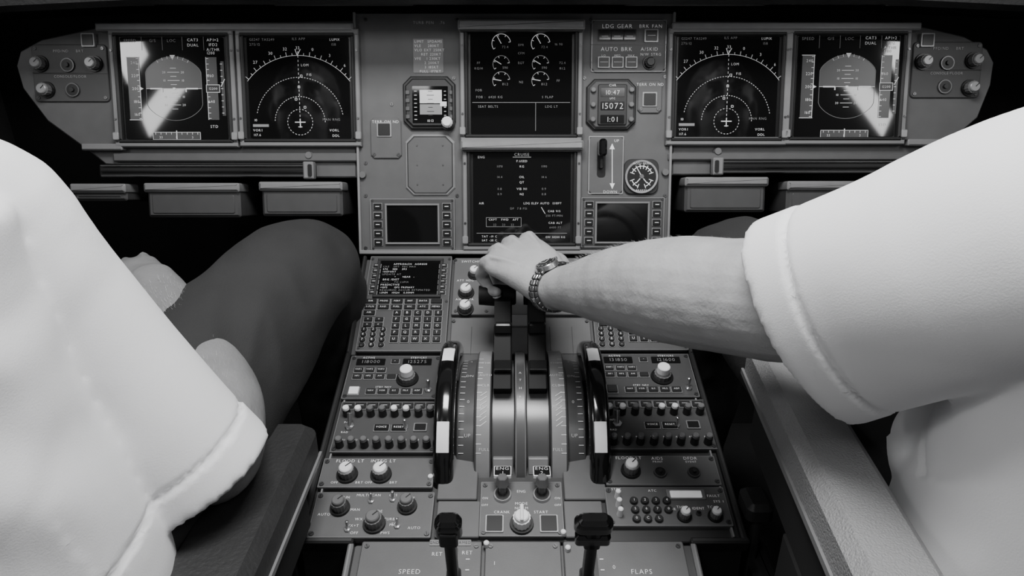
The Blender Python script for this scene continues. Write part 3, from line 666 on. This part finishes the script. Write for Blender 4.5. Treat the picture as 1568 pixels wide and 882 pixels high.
for s_ in(-1,1):
    xx=s_*w*.24+.001
    b.cyl(M,xx,.017,.0105,.010,ZT,ZT+.004,'metal',26); b.cyl(M,xx,.017,.0085,.0085,ZT+.004,ZT+.0045,'black',26)
    T=M@Matrix.Translation((xx,.017,ZT+.002))@Matrix.Rotation(-.25,4,'X')
    b.cyl(T,0,0,.0045,.0045,0,.014,'steel_dark',16); b.cyl(T,0,0,.0075,.0065,.014,.026,'knobgrey',6,ch=.001)
    T2=T@Matrix.Translation((0,.004,.022)); b.rr(T2,0,.008,.020,.017,.001,-.002,.002,'white',ch=.0004); b.rr(T2,0,.008,.018,.015,.001,.002,.0022,'black'); b.text(T2,0,.0115,'ENG',.0072,'white',.0025); b.text(T2,0,.0042,'1' if s_<0 else '2',.0072,'white',.0025)
    b.rr(M,s_*w*.32,-.020,.020,.021,.001,ZT,ZT+.002,'label_dim'); b.rr(M,s_*w*.32,-.020,.0175,.0185,.001,ZT+.002,ZT+.003,'black')
    b.text(M,s_*w*.44,.013,'ON',.004,'label',ZT+.0004); b.text(M,s_*w*.44,.004,'OFF',.004,'label',ZT+.0004)
    for sy in(-1,1): screw(b,M,s_*(w/2-.005),sy*(h/2-.005),.005)
knob(b,M,.0,-.020,.0100,.019,'knobwhite','knobwhite',ZT,False); b.rr(M,0,-.018,.004,.020,.001,ZT+.017,ZT+.022,'knobwhite',ch=.001)
for t,xx,yy in(('ENG',0,.022),('MODE',0,.006),('NORM',0,.000),('CRANK',-.022,-.005),('START',.022,-.005)): b.text(M,xx,yy,t,.0048,'label',ZT+.0004)
b.done('engine_start_panel')
b=B()
for rc in((549,832,737,905),(742,832,860,905),(864,832,1052,905)):
    x,y,w,h=R(pa,*rc); b.rr(MA,x,y,w,h,.002,-.002,.004,'panel',ch=.001)
    for sx in(-1,1): screw(b,MA,x+sx*(w/2-.006),y+h/2-.006,.004)
x,y=pa(690,835); b.rr(MA,x,y,.045,.007,.001,.004,.0048,'panel_light'); b.text(MA,x,y,'GND SPLRS ARMED',.0045,'black',.0052)
b.text(MA,*pa(670,852),'RET',.006,'label',.0045); b.text(MA,*pa(716,850),'RET',.006,'label',.0045); b.text(MA,*pa(628,879),'SPEED',.0075,'label',.0045); b.text(MA,*pa(982,879),'FLAPS',.0075,'label',.0045); b.text(MA,*pa(757,866),'1',.006,'label',.0045)
b.text(MA,*pa(940,872),'0',.006,'label',.0045)
for u,v in((745,838),(862,821),(869,845),(660,736)): xx,yy=pa(u,v); b.cyl(MA,xx,yy,.0035,.003,.003,.010,'knobwhite',14,ch=.001)
for u in(693,908): xx,yy=pa(u,868); b.rr(MA,xx,-.345,.010,.10,.004,.004,.0045,'black')
for dy in range(5): b.line(MA,-.060,-.310-dy*.012,-.056,-.310-dy*.012,.001,.0046,'label'); b.line(MA,.082,-.310-dy*.012,.086,-.310-dy*.012,.001,.0046,'label')
b.done('flap_and_spoiler_panel')
def stick(b,x,t,hgt,lean):
    T=MA@Matrix.Translation((x,-t,0))@Matrix.Rotation(lean,4,'X'); b.rr(T,0,0,.011,.014,.003,-.004,hgt,'black',ch=.001); b.rr(T,0,0,.015,.020,.004,-.003,.018,'steel_dark',ch=.003)
    return T@Matrix.Translation((0,0,hgt))
b=B(); T=stick(b,-.071,.335,.106,-.02)
b.rr(T,0,0,.026,.020,.008,-.010,.008,'black_gloss',ch=.004); b.rr(T,0,0,.022,.016,.006,.008,.012,'black_gloss',ch=.003)
b.rr(T,0,-.008,.018,.008,.003,-.018,0,'black',ch=.001); b.done('speedbrake_lever')
b=B(); T=stick(b,.066,.335,.106,-.02)
b.rr(T,0,.001,.037,.018,.008,-.004,.008,'black_gloss',ch=.004); b.rr(T,0,0,.030,.014,.006,.008,.013,'black_gloss',ch=.003); b.rr(T,0,-.002,.034,.012,.004,-.022,-.010,'black_gloss',ch=.003); b.rr(T,0,0,.016,.014,.003,-.03,-.003,'black',ch=.001)
b.done('flap_lever')

# ------------------------------------------------------------------ ORGANIC HELPERS
def cr(p0,p1,p2,p3,t):
    return .5*((2*p1)+(-p0+p2)*t+(2*p0-5*p1+4*p2-p3)*t*t+(-p0+3*p1-3*p2+p3)*t**3)
class Org:
    def __init__(s): s.v=[]; s.f=[]
    def loft(s,rings,sub=4,seg=28,cap0=True,cap1=True,ref=(0,0,1),hollow=None,ex=1.0):
        C=[Vector(r[0]) for r in rings]; A=[r[1] for r in rings]; Bb=[r[2] if len(r)>2 else r[1] for r in rings]
        RF=[Vector(r[3]) if len(r)>3 else Vector(ref) for r in rings]
        pc=[];pa_=[];pb=[];pr=[]
        n=len(C); g=lambda L,i:L[max(0,min(n-1,i))]
        for i in range(n-1):
            for k in range(sub):
                t=k/sub
                pc.append(cr(g(C,i-1),C[i],C[i+1],g(C,i+2),t)); pa_.append(cr(g(A,i-1),A[i],A[i+1],g(A,i+2),t)); pb.append(cr(g(Bb,i-1),Bb[i],Bb[i+1],g(Bb,i+2),t)); pr.append(RF[i].lerp(RF[i+1],t))
        pc.append(C[-1]);pa_.append(A[-1]);pb.append(Bb[-1]);pr.append(RF[-1])
        tan=[(pc[min(i+1,len(pc)-1)]-pc[max(i-1,0)]).normalized() for i in range(len(pc))]
        def rp(c,t,a,b_,r):
            e1=(r-t*r.dot(t))
            if e1.length<1e-5: e1=t.orthogonal()
            e1.normalize(); e2=t.cross(e1); out=[]
            for j in range(seg):
                q=2*math.pi*j/seg; cc,ss=math.cos(q),math.sin(q)
                cc=math.copysign(abs(cc)**ex,cc); ss=math.copysign(abs(ss)**ex,ss)
                out.append(c+e2*(a*cc)+e1*(b_*ss))
            return out
        R_=[]
        if cap0:
            for q in(75,50,25): f=math.cos(rad(q)); R_.append(rp(pc[0]-tan[0]*min(pa_[0],pb[0])*math.sin(rad(q)),tan[0],pa_[0]*f,pb[0]*f,pr[0]))
        for c,t,a,b_,r in zip(pc,tan,pa_,pb,pr): R_.append(rp(c,t,a,b_,r))
        if hollow:
            K,f=hollow; m=len(pc)
            for i in range(m-1,m-1-K,-1): R_.append(rp(pc[i],tan[i],pa_[i]*f,pb[i]*f,pr[i]))
        elif cap1:
            for q in(25,50,75): f=math.cos(rad(q)); R_.append(rp(pc[-1]+tan[-1]*min(pa_[-1],pb[-1])*math.sin(rad(q)),tan[-1],pa_[-1]*f,pb[-1]*f,pr[-1]))
        o=len(s.v)
        for r in R_: s.v+=r
        for i in range(len(R_)-1):
            for j in range(seg): s.f.append([o+i*seg+j,o+i*seg+(j+1)%seg,o+(i+1)*seg+(j+1)%seg,o+(i+1)*seg+j])
        s.f.append([o+j for j in range(seg)][::-1]); s.f.append([o+(len(R_)-1)*seg+j for j in range(seg)])
    def ell(s,c,rx,ry,rz,M=None,seg=20):
        M=M or Matrix.Identity(4); c=Vector(c); o=len(s.v)
        for i in range(1,seg//2):
            th=math.pi*i/(seg//2)
            for j in range(seg):
                q=2*math.pi*j/seg; s.v.append(c+(M.to_3x3()@Vector((rx*math.sin(th)*math.cos(q),ry*math.sin(th)*math.sin(q),rz*math.cos(th)))))
        n=seg//2-1
        for i in range(n-1):
            for j in range(seg): s.f.append([o+i*seg+j,o+(i+1)*seg+j,o+(i+1)*seg+(j+1)%seg,o+i*seg+(j+1)%seg])
        s.f.append([o+j for j in range(seg)]); s.f.append([o+(n-1)*seg+j for j in range(seg)][::-1])
    def done(s,name,m,parent,voxel=.005,smooth=6,fn=None):
        me=bpy.data.meshes.new(name); me.from_pydata([tuple(p) for p in s.v],[],s.f); me.update()
        bm=bmesh.new(); bm.from_mesh(me); bmesh.ops.recalc_face_normals(bm,faces=bm.faces); bm.to_mesh(me); bm.free()
        ob=bpy.data.objects.new(name,me); COL.objects.link(ob)
        md=ob.modifiers.new('r','REMESH'); md.mode='VOXEL'; md.voxel_size=voxel; md.adaptivity=0
        sm=ob.modifiers.new('s','SMOOTH'); sm.iterations=smooth; sm.factor=.5
        dg=bpy.context.evaluated_depsgraph_get(); dg.update()
        m2=bpy.data.meshes.new_from_object(ob.evaluated_get(dg)); ob.modifiers.clear(); ob.data=m2; m2.name=name
        if fn:
            nr=[v.normal.copy() for v in m2.vertices]
            for v,nn in zip(m2.vertices,nr): v.co=fn(v.co.copy(),nn)
        m2.materials.clear(); m2.materials.append(MATS[m])
        m2.polygons.foreach_set('use_smooth',[True]*len(m2.polygons)); m2.update()
        c=sum((v.co for v in m2.vertices),Vector())/max(1,len(m2.vertices)); m2.transform(Matrix.Translation(-c)); ob.location=c
        if parent: ob.parent=parent; ob.matrix_parent_inverse=parent.matrix_world.inverted()
        return ob
NAILS=[]
def hand(o,W,d,n,thumb,ang,sc_=1.0,th='grip'):
    d=Vector(d).normalized(); n=Vector(n); n=(n-d*n.dot(d)).normalized(); w=d.cross(n)*thumb; W=Vector(W)
    def T(x,y,z): return W+(w*x+d*y+n*z)*sc_
    q=sc_
    o.loft([(T(0,-.015,0),.027*q,.020*q,n),(T(.001,.015,.0),.032*q,.019*q,n),(T(.002,.045,.002),.039*q,.018*q,n),(T(0,.072,.001),.041*q,.0145*q,n),(T(0,.082,-.001),.038*q,.011*q,n)],ex=.85)
    for i,(x,y,ls,r) in enumerate(((.032,.084,(.044,.027,.022),.0096),(.0108,.091,(.048,.030,.023),.0098),(-.0108,.088,(.045,.028,.022),.0093),(-.0315,.078,(.036,.022,.019),.0084))):
        p=Vector((x*.8,y-.028,.001)); pts=[(T(*p),r*q*1.0)]; c=Vector((x,y,.003)); pts.append((T(*c),r*q*1.10))
        for k,l in enumerate(ls):
            a=ang[k]+(3-i)*(-2)
            dv=Vector((0,math.cos(rad(a)),-math.sin(rad(a))))
            pts.append((T(*(c+dv*l*.5)),r*q*(.93-.07*k))); c=c+dv*l; pts.append((T(*c),r*q*(1.0-.1*k)*(.85 if k==2 else 1)))
        nv=Vector((0,math.sin(rad(a)),math.cos(rad(a)))); NAILS.append((T(*(c-dv*.004+nv*r*.78)),w,(d*dv.y+n*dv.z),(d*nv.y+n*nv.z),r*q))
        o.loft([(c_,r_,r_,w) for c_,r_ in pts],sub=3,seg=16)
        o.ell(T(x,y-.002,.0075),r*q*.78,r*q*1.0,r*q*.85,None,12)
        # extensor tendon
        o.loft([(T(x*.35,.022,.0165),.0025*q),(T(x*.7,.05,.0165),.003*q),(T(x*.98,y-.004,.0125),.004*q)],sub=3,seg=10)
    if th=='grip': tp=[(.016,.012,-.004,.015),(.036,.032,-.010,.0145),(.047,.056,-.020,.0115),(.046,.078,-.032,.0112),(.036,.094,-.042,.0095)]
    else: tp=[(.016,.012,-.004,.015),(.040,.032,-.010,.0135),(.056,.055,-.014,.0112),(.062,.078,-.018,.0108),(.062,.095,-.020,.009)]
    o.loft([(T(x,y,z),r*q,r*q,n) for x,y,z,r in tp],sub=4,seg=16)
def nz(p,s,o=0): return noise.noise(Vector((p.x*s+o,p.y*s+o*1.3,p.z*s-o)))
def skinfn(p,n): return p+n*(nz(p,60)*.0006+nz(p,18,3)*.0012)
def nails(par):
    global NAILS
    b=B()
    for p,w,d,n,r in NAILS:
        w=w.normalized(); d=d.normalized(); n=n.normalized()
        M=Matrix(((w.x,d.x,n.x,p.x),(w.y,d.y,n.y,p.y),(w.z,d.z,n.z,p.z),(0,0,0,1)))
        b.rr(M,0,0,r*1.1,r*1.3,r*.4,-.002,.0012,'nail',ch=.0012)
    b.done('fingernails',par); NAILS=[]

def head(par,c,yaw=0):
    Mh=Matrix.Translation(c)@Matrix.Rotation(yaw,4,'Z')
    t=lambda x,y,z:Mh@Vector((x,y,z))
    R3=Matrix.Rotation(yaw,4,'Z')
    o=Org(); o.ell(t(0,-.012,.035),.076,.095,.088,R3); o.ell(t(0,.018,-.035),.060,.070,.075,R3); o.ell(t(0,.045,-.085),.032,.030,.025,R3)
    o.loft([(t(0,.082,.025),.008,.008),(t(0,.098,.0),.011,.012),(t(0,.108,-.022),.015,.013),(t(0,.092,-.032),.013,.008)],seg=14,ref=(0,0,1))
    for s_ in(-1,1): o.ell(t(s_*.077,-.005,.0),.008,.019,.032,R3); o.ell(t(s_*.030,.076,.034),.024,.012,.008,R3); o.ell(t(s_*.038,.062,-.012),.020,.018,.018,R3)
    o.ell(t(0,.085,-.052),.024,.010,.006,R3); o.ell(t(0,.083,-.064),.021,.010,.007,R3)
    o.loft([(t(0,-.01,-.05),.055,.060),(t(0,-.03,-.11),.056,.060),(t(0,-.045,-.17),.064,.062)],ref=(0,1,0))
    o.done('head',"skin",par,.004,6,skinfn)
    o=Org(); o.ell(t(0,-.022,.050),.082,.098,.085,R3); o.ell(t(0,-.060,.0),.074,.055,.075,R3)
    o.done('hair','hair',par,.005,3,lambda p,n:p+n*(nz(p,90)*.004))
    b=B()
    for s_ in(-1,1):
        for r_,yy,m_ in((.0125,.070,'white'),(.0065,.0775,'black')):
            oo=Org(); oo.ell(t(s_*.030,yy,.016),r_,r_*.9,r_,R3,14); b.add(I,[tuple(p) for p in oo.v],oo.f,m_)
        b.rr(Mh@Matrix.Translation((s_*.031,.0865,.036))@Matrix.Rotation(rad(-90),4,'X'),0,0,.034,.007,.003,-.002,.002,'hair',ch=.001)
    b.done('eyes',par)

def body_lower(par,sx,kneeR,kneeL):
    o=Org()
    o.loft([((sx*.50,.30,.68),.19,.10,(0,1,0)),((sx*.50,.36,.665),.20,.115,(0,0,1)),((sx*.49,.44,.675),.185,.10,(0,0,1))],ref=(0,0,1),cap0=True)
    for (kx,hx) in((kneeR,-1),(kneeL,1)):
        kx=Vector(kx); hp=Vector((sx*.50+hx*.10,.42,.685)); m1=hp.lerp(kx,.35)+Vector((0,0,.012)); m2=hp.lerp(kx,.72)+Vector((0,0,.010))
        o.loft([(hp,.105,.100),(m1,.100,.096),(m2,.084,.086),(kx+Vector((0,-.02,-.002)),.073,.078),(kx+Vector((0,.04,-.065)),.066,.071),(kx+Vector((0,.075,-.20)),.064,.068),(kx+Vector((0,.10,-.34)),.060,.066),(kx+Vector((0,.11,-.46)),.058,.064)],ref=(1,0,0),cap1=False)
    def fn(p,n):
        q=Vector((p.x*2.6+p.y*.9,p.y*.5,p.z*1.2-p.y*.3))
        f=nz(Vector((p.x*1.0,p.y*.8,p.z*1.0)),6)*.005+(1-abs(nz(q,8,4))*2.4)*.0035+nz(Vector((p.x*2,p.y*.6+p.z*.5,p.z*2)),14,7)*.0025
        return p+n*f
    o.done('trousers','trousers',par,.0055,9,fn)
    b=B()
    for kx in(kneeR,kneeL):
        oo=Org(); k=Vector(kx); oo.loft([(k+Vector((0,.07,-.53)),.040,.040,(0,0,1)),(k+Vector((0,.13,-.54)),.042,.038,(0,0,1)),(k+Vector((0,.20,-.553)),.045,.026,(0,0,1)),(k+Vector((0,.26,-.558)),.036,.020,(0,0,1))],seg=20)
        b.add(I,[tuple(p) for p in oo.v],oo.f,'black_gloss')
    b.done('shoes',par)

def folds(axis0,axis1,sd_=0):
    A0,A1=Vector(axis0),Vector(axis1); D=(A1-A0).normalized(); Ln=(A1-A0).length
    def fn(p,n):
        t=(p-A0).dot(D); rdist=((p-A0)-D*t).length
        w_=nz(p,5,sd_+1)*.04
        # soft ridged drapes running obliquely, fading in and out
        q=Vector((p.x*1.2+w_,p.y*.6,p.z*.8+p.x*.8)); r1=1-min(1,abs(nz(q,5.0,sd_+9))*3.2); mk=max(0,nz(p,3.5,sd_+21)+.25)
        q2=Vector((p.x*.8-p.z*1.0,p.y*1.0,p.z*.4+p.y*.6)); r2=1-min(1,abs(nz(q2,6.5,sd_+33))*3.5); mk2=max(0,nz(p,5,sd_+40)+.1)
        f=nz(p,4,sd_+2)*.005+mk*.010*r1*r1*(3-2*r1)+mk2*.009*r2*r2*(3-2*r2)
        if rdist<.14 and 0<t<Ln+.04:
            e=Ln-t
            f*=.15+.85*min(1,max(0,(e-.03)/.08))
            f-=.0030*math.exp(-((e-.036)/.0020)**2)
            if e<.034: f+=.0012
        return p+n*f
    return fn
# ------------------------------------------------------------------ PILOT (left seat)
p1=empty('pilot',(-.5,.4,.7))
o=Org()
o.loft([((-.475,.385,.655),.185,.135),((-.475,.39,.72),.190,.145),((-.49,.39,.82),.182,.140),((-.515,.39,.93),.190,.128),((-.53,.395,1.01),.200,.113),((-.53,.40,1.07),.160,.092),((-.53,.40,1.12),.085,.072),((-.53,.40,1.15),.066,.066)],ref=(0,1,0),seg=40,cap1=False)
o.loft([((-.50,.41,1.03),.070),((-.445,.44,1.025),.070),((-.407,.470,.990),.069),((-.384,.484,.93),.068),((-.350,.492,.86),.064),((-.316,.495,.80),.063),((-.292,.497,.752),.066,.068)],ref=(1,0,0),hollow=(6,.89),seg=36)
o.loft([((-.57,.40,1.03),.075),((-.65,.41,1.035),.072),((-.70,.43,.99),.070),((-.73,.45,.92),.072),((-.75,.465,.86),.075)],ref=(1,0,0),hollow=(5,.87),seg=36)
o.done('shirt','shirt',p1,.0042,7,folds((-.407,.470,.990),(-.292,.497,.752)))
o=Org()
o.loft([((-.384,.484,.93),.046),((-.340,.492,.85),.046),((-.298,.497,.790),.046,.047),((-.288,.512,.768),.046,.047),((-.306,.570,.784),.046,.044),((-.362,.645,.812),.040,.037),((-.418,.715,.838),.029,.024),((-.431,.730,.843),.027,.021)],ref=(0,0,1),sub=5)
hand(o,(-.436,.734,.843),(-.75,.6,-.1),(-.1,-.1,1),-1,(25,50,70),.92,'open')
o.loft([((-.73,.45,.92),.050),((-.765,.475,.82),.048),((-.775,.50,.79),.046),((-.76,.56,.785),.047),((-.72,.66,.80),.036),((-.70,.72,.81),.028,.022)],ref=(0,0,1),sub=5)
hand(o,(-.70,.725,.81),(.1,.95,.1),(0,-.1,1),1,(40,85,110),.95,'grip')
o.done('arms','skin_shaded',p1,.0028,4,skinfn); nails(p1)
body_lower(p1,-1,(-.66,.86,.79),(-.30,.885,.800))
head(p1,(-.53,.445,1.265),rad(-8))

# ------------------------------------------------------------------ PILOT (right seat)
p2=empty('pilot',(.5,.4,.7))
o=Org()
o.loft([((.475,.395,.655),.185,.145),((.475,.40,.72),.185,.150),((.485,.395,.82),.178,.145),((.505,.385,.93),.190,.128),((.515,.385,1.02),.205,.115),((.52,.385,1.08),.160,.092),((.52,.385,1.125),.085,.072),((.52,.385,1.155),.066,.066)],ref=(0,1,0),seg=40,cap1=False)
o.ell((.430,.470,.785),.115,.095,.085); o.ell((.43,.44,.86),.10,.10,.12)
mj=(.54,-.342,-.767)
o.loft([((.47,.37,1.03),.085,.085,mj),((.395,.375,1.035),.086,.086,mj),((.345,.400,1.018),.083,.084,mj),((.290,.452,.965),.077,.084,mj),((.262,.48,.935),.071,.088,mj),((.234,.506,.905),.066,.093,mj)],ref=mj,hollow=(7,.90),seg=40)
o.loft([((.57,.39,1.04),.075),((.65,.40,1.04),.072),((.69,.42,1.00),.070),((.72,.44,.92),.072),((.74,.455,.86),.075)],ref=(1,0,0),hollow=(5,.87),seg=36)
o.done('shirt','shirt',p2,.0042,7,folds((.345,.400,1.018),(.234,.506,.905),50))
o=Org()
o.loft([((.285,.455,.95),.050),((.235,.510,.92),.052),((.190,.560,.902),.052,.053),((.152,.605,.888),.054,.053),((.114,.657,.868),.050,.046),((.073,.715,.843),.038,.033),((.046,.755,.824),.031,.025),((.036,.768,.820),.029,.023)],ref=(0,0,1),sub=5)
hand(o,(.036,.770,.821),(-.57,.80,.17),(-.05,-.30,.95),1,(56,132,205),1.10,'grip')
o.loft([((.72,.44,.92),.050),((.755,.465,.82),.048),((.765,.49,.79),.046),((.75,.55,.785),.047),((.71,.65,.80),.036),((.69,.71,.81),.028,.022)],ref=(0,0,1),sub=5)
hand(o,(.69,.715,.81),(-.1,.95,.1),(0,-.1,1),-1,(40,85,110),.95,'grip')
arm2=o.done('arms','skin',p2,.0020,2,skinfn); nails(p2)
body_lower(p2,1,(.298,.888,.805),(.66,.86,.79))
head(p2,(.52,.43,1.275),rad(8))
def armhair(par,pts,N,name):
    b=B()
    for _ in range(N):
        k=random.randrange(len(pts)-1); t=random.random(); p=Vector(pts[k][0]).lerp(Vector(pts[k+1][0]),t); r=pts[k][1]*(1-t)+pts[k+1][1]*t
        ax=(Vector(pts[k+1][0])-Vector(pts[k][0])).normalized(); e1=ax.orthogonal().normalized(); e2=ax.cross(e1); a=random.random()*6.283
        n=(e1*math.cos(a)+e2*math.sin(a)); root=p+n*(r*.97); tip=root+n*random.uniform(.0015,.003)+ax*random.uniform(.003,.006)+Vector((random.uniform(-1,1),random.uniform(-1,1),random.uniform(-1,1)))*.001
        s_=ax.cross(n)*.00010
        b.add(I,[root-s_,root+s_,tip],[[0,1,2]],'arm_hair')
    b.done(name,par)
armhair(p2,[((.190,.560,.902),.053),((.152,.605,.888),.054),((.114,.657,.868),.049),((.073,.715,.843),.036)],1800,'forearm_hair')
armhair(p1,[((-.288,.512,.768),.046),((-.306,.570,.784),.045),((-.362,.645,.812),.039),((-.414,.708,.836),.028)],1800,'forearm_hair')
# wristwatch
b=B(); ax=(Vector((.036,.770,.820))-Vector((.073,.715,.843))).normalized(); c0=Vector((.042,.7615,.8225)); nb=Vector((-.05,-.30,.95)); nb=(nb-ax*nb.dot(ax)).normalized(); wv=ax.cross(nb)
N=26
for i in range(N):
    a=2*math.pi*i/N; ra,rb=.0340,.0280; p=c0+wv*(ra*math.cos(a))+nb*(rb*math.sin(a)); nn=(wv*(math.cos(a)/ra)+nb*(math.sin(a)/rb)).normalized(); tt=ax.cross(nn)
    M=Matrix(((tt.x,ax.x,nn.x,p.x),(tt.y,ax.y,nn.y,p.y),(tt.z,ax.z,nn.z,p.z),(0,0,0,1)))
    for oy,ww,m_ in((-.0054,.0046,'steel_dark'),(0,.0054,'metal'),(.0054,.0046,'steel_dark')): b.rr(M,0,oy,.0066,ww,.0012,-.0012,.0018,m_,ch=.0007)
p=c0+nb*.0285; M=Matrix(((wv.x,ax.x,nb.x,p.x),(wv.y,ax.y,nb.y,p.y),(wv.z,ax.z,nb.z,p.z),(0,0,0,1)))
b.cyl(M,0,0,.0150,.0145,-.002,.0045,'metal',36,ch=.0012); b.cyl(M,0,0,.0122,.0122,.0045,.0049,'black',36); b.line(M,0,0,.008,.003,.001,.0052,'white'); b.line(M,0,0,-.002,.009,.0008,.0052,'white'); b.cyl(M,.016,0,.002,.002,.001,.004,'metal',10)
for i in range(12): a=i*math.pi/6; b.line(M,.0095*math.cos(a),.0095*math.sin(a),.0116*math.cos(a),.0116*math.sin(a),.0008,.0052,'white')
b.done('wristwatch')

# ------------------------------------------------------------------ SEATS
def seat(sx,arm,amat):
    e=empty('pilot_seat',(sx*.5,.25,.5)); b=B()
    T=Matrix.Translation
    b.rr(T((sx*.50,.30,.50)),0,0,.46,.46,.05,0,.075,'leather_dark',ch=.02)
    b.rr(T((sx*.50,.30,.44)),0,0,.40,.40,.02,0,.06,'steel_dark',ch=.005)
    b.rr(T((sx*.50,.30,.2)),0,0,.20,.24,.02,0,.24,'cabin_dark',ch=.005)
    for d_ in(-.12,.12): b.rr(T((sx*.50+d_,.35,.2)),0,0,.03,.8,.003,0,.03,'steel_dark',ch=.003)
    Mb=T((sx*.50,.20,.56))@Matrix.Rotation(rad(8),4,'X')@Matrix.Rotation(rad(90),4,'X')
    b.rr(Mb,0,.28,.44,.56,.08,0,.09,'leather_dark',ch=.03); b.rr(Mb,0,.64,.24,.14,.04,.01,.08,'leather_dark',ch=.02)
    b.done('seat_frame',e)
    b=B()
    (x0,y0),(x1,y1),wd,zt=arm
    d=Vector((x1-x0,y1-y0,0)); L=d.length; d.normalize(); r_=Vector((d.y,-d.x,0))
    M=Matrix(((r_.x,d.x,0,(x0+x1)/2),(r_.y,d.y,0,(y0+y1)/2),(0,0,1,zt),(0,0,0,1)))
    b.rr(M,0,0,wd,L,.018,-.045,0,amat,ch=.010)
    b.rr(M,0,-.02,wd-.012,L-.05,.010,-.10,-.045,'cabin_dark',ch=.004)
    b.rr(M,-sx*(wd/2+.001),0,.003,L-.02,.001,-.042,-.036,'panel_light')
    b.rr(M,-sx*(wd/2-.01),-.05,.012,L*.5,.004,-.30,-.10,'cabin_dark',ch=.003)
    b.done('armrest',e)
    b=B()
    b.rr(T((sx*.275,.42,.40)),0,0,.03,.42,.02,0,.16,'leather_dark',ch=.008)
    b.rr(T((sx*.268,.50,.36)),0,0,.02,.50,.02,0,.05,'steel_dark',ch=.004)
    for i in range(4): b.cyl(T((sx*.258,.30+i*.09,.5))@Matrix.Rotation(rad(-90*sx),4,'Y'),0,0,.010,.008,0,.012,'steel_dark',14)
    b.rr(T((sx*.262,.60,.40)),0,0,.012,.03,.004,-.02,.22,'steel_dark',ch=.002)
    b.rr(T((sx*.262,.60,.62)),0,0,.030,.04,.008,0,.02,'leather_dark',ch=.006)
    b.done('side_frame',e)
seat(-1,((-.262,.10),(-.262,.625),.078,.725),'leather_dark')
seat(1,((.232,.10),(.282,.675),.062,.80),'leather_light')

# ------------------------------------------------------------------ ROOM
def slab(name,lo,hi,m):
    b=B(); x0,y0,z0=lo;x1,y1,z1=hi
    b.add(I,[(x0,y0,z0),(x1,y0,z0),(x1,y1,z0),(x0,y1,z0),(x0,y0,z1),(x1,y0,z1),(x1,y1,z1),(x0,y1,z1)],[[0,3,2,1],[4,5,6,7],[0,1,5,4],[1,2,6,5],[2,3,7,6],[3,0,4,7]],m); return b.done(name)
slab('floor',(-1.05,-.9,.15),(1.05,1.6,.2),'floor_mat')
slab('ceiling',(-1.05,-.9,1.85),(1.05,1.0,1.9),'wall_lining')
slab('wall_front',(-1.05,1.36,.2),(1.05,1.4,1.12),'cabin_dark')
for nm,s_ in(('wall_left',-1),('wall_right',1)):
    b=B()
    def seg_(y0,y1,z0,z1):
        x0,x1=sorted((s_*1.0,s_*1.04))
        b.add(I,[(x0,y0,z0),(x1,y0,z0),(x1,y1,z0),(x0,y1,z0),(x0,y0,z1),(x1,y0,z1),(x1,y1,z1),(x0,y1,z1)],[[0,3,2,1],[4,5,6,7],[0,1,5,4],[1,2,6,5],[2,3,7,6],[3,0,4,7]],'wall_lining')
    seg_(-.9,1.4,.2,1.15); seg_(-.9,1.0,1.62,1.85); seg_(-.9,.95,1.15,1.62)
    b.done(nm)

# ------------------------------------------------------------------ LIGHT
def area(name,loc,tgt,sx_,sy_,pw):
    l=bpy.data.lights.new(name,'AREA'); l.shape='RECTANGLE'; l.size=sx_; l.size_y=sy_; l.energy=pw
    o=bpy.data.objects.new(name,l); COL.objects.link(o); o.location=loc; d=Vector(tgt)-Vector(loc); o.rotation_euler=d.to_track_quat('-Z','Y').to_euler(); return o
for s_ in(-1,1):
    area('dome_lamp',(s_*.42,-.15,1.82),(s_*.30,.65,.75),.25,.40,4.2)
area('overhead_panel_lamp',(0,.48,1.82),(0,.62,.7),.50,.30,18)
for s_ in(-1,1):
    for (Y,Zc_,Ly,Lw,ang,pw) in ((.25,1.395,.31,.07,36.5,1.5),(.445,1.43,.14,.11,30,1.1)):
        l=bpy.data.lights.new('screen_glare_light','AREA'); l.shape='RECTANGLE'; l.size=Lw; l.size_y=Ly; l.energy=pw  # added strip lights, shaped so the outer screens reflect glare bands; no window here
        o=bpy.data.objects.new('screen_glare_light',l); COL.objects.link(o)
        a=rad(ang); yv=Vector((0,-math.sin(a),math.cos(a))); zv=Vector((s_,0,0)); xv=yv.cross(zv)
        o.matrix_world=Matrix(((xv.x,yv.x,zv.x,s_*.985),(xv.y,yv.y,zv.y,Y),(xv.z,yv.z,zv.z,Zc_),(0,0,0,1)))
wd=bpy.data.worlds.new('World'); sc.world=wd; wd.use_nodes=True
wd.node_tree.nodes['Background'].inputs[0].default_value=(.8,.8,.82,1); wd.node_tree.nodes['Background'].inputs[1].default_value=.15

# ------------------------------------------------------------------ CAMERA
cam=bpy.data.cameras.new('camera'); co=bpy.data.objects.new('camera',cam); COL.objects.link(co); sc.camera=co
cam.sensor_width=36; cam.lens=24.0; cam.clip_start=.02
co.location=(-.011,0,1.16); co.rotation_euler=(rad(90-24),0,0)
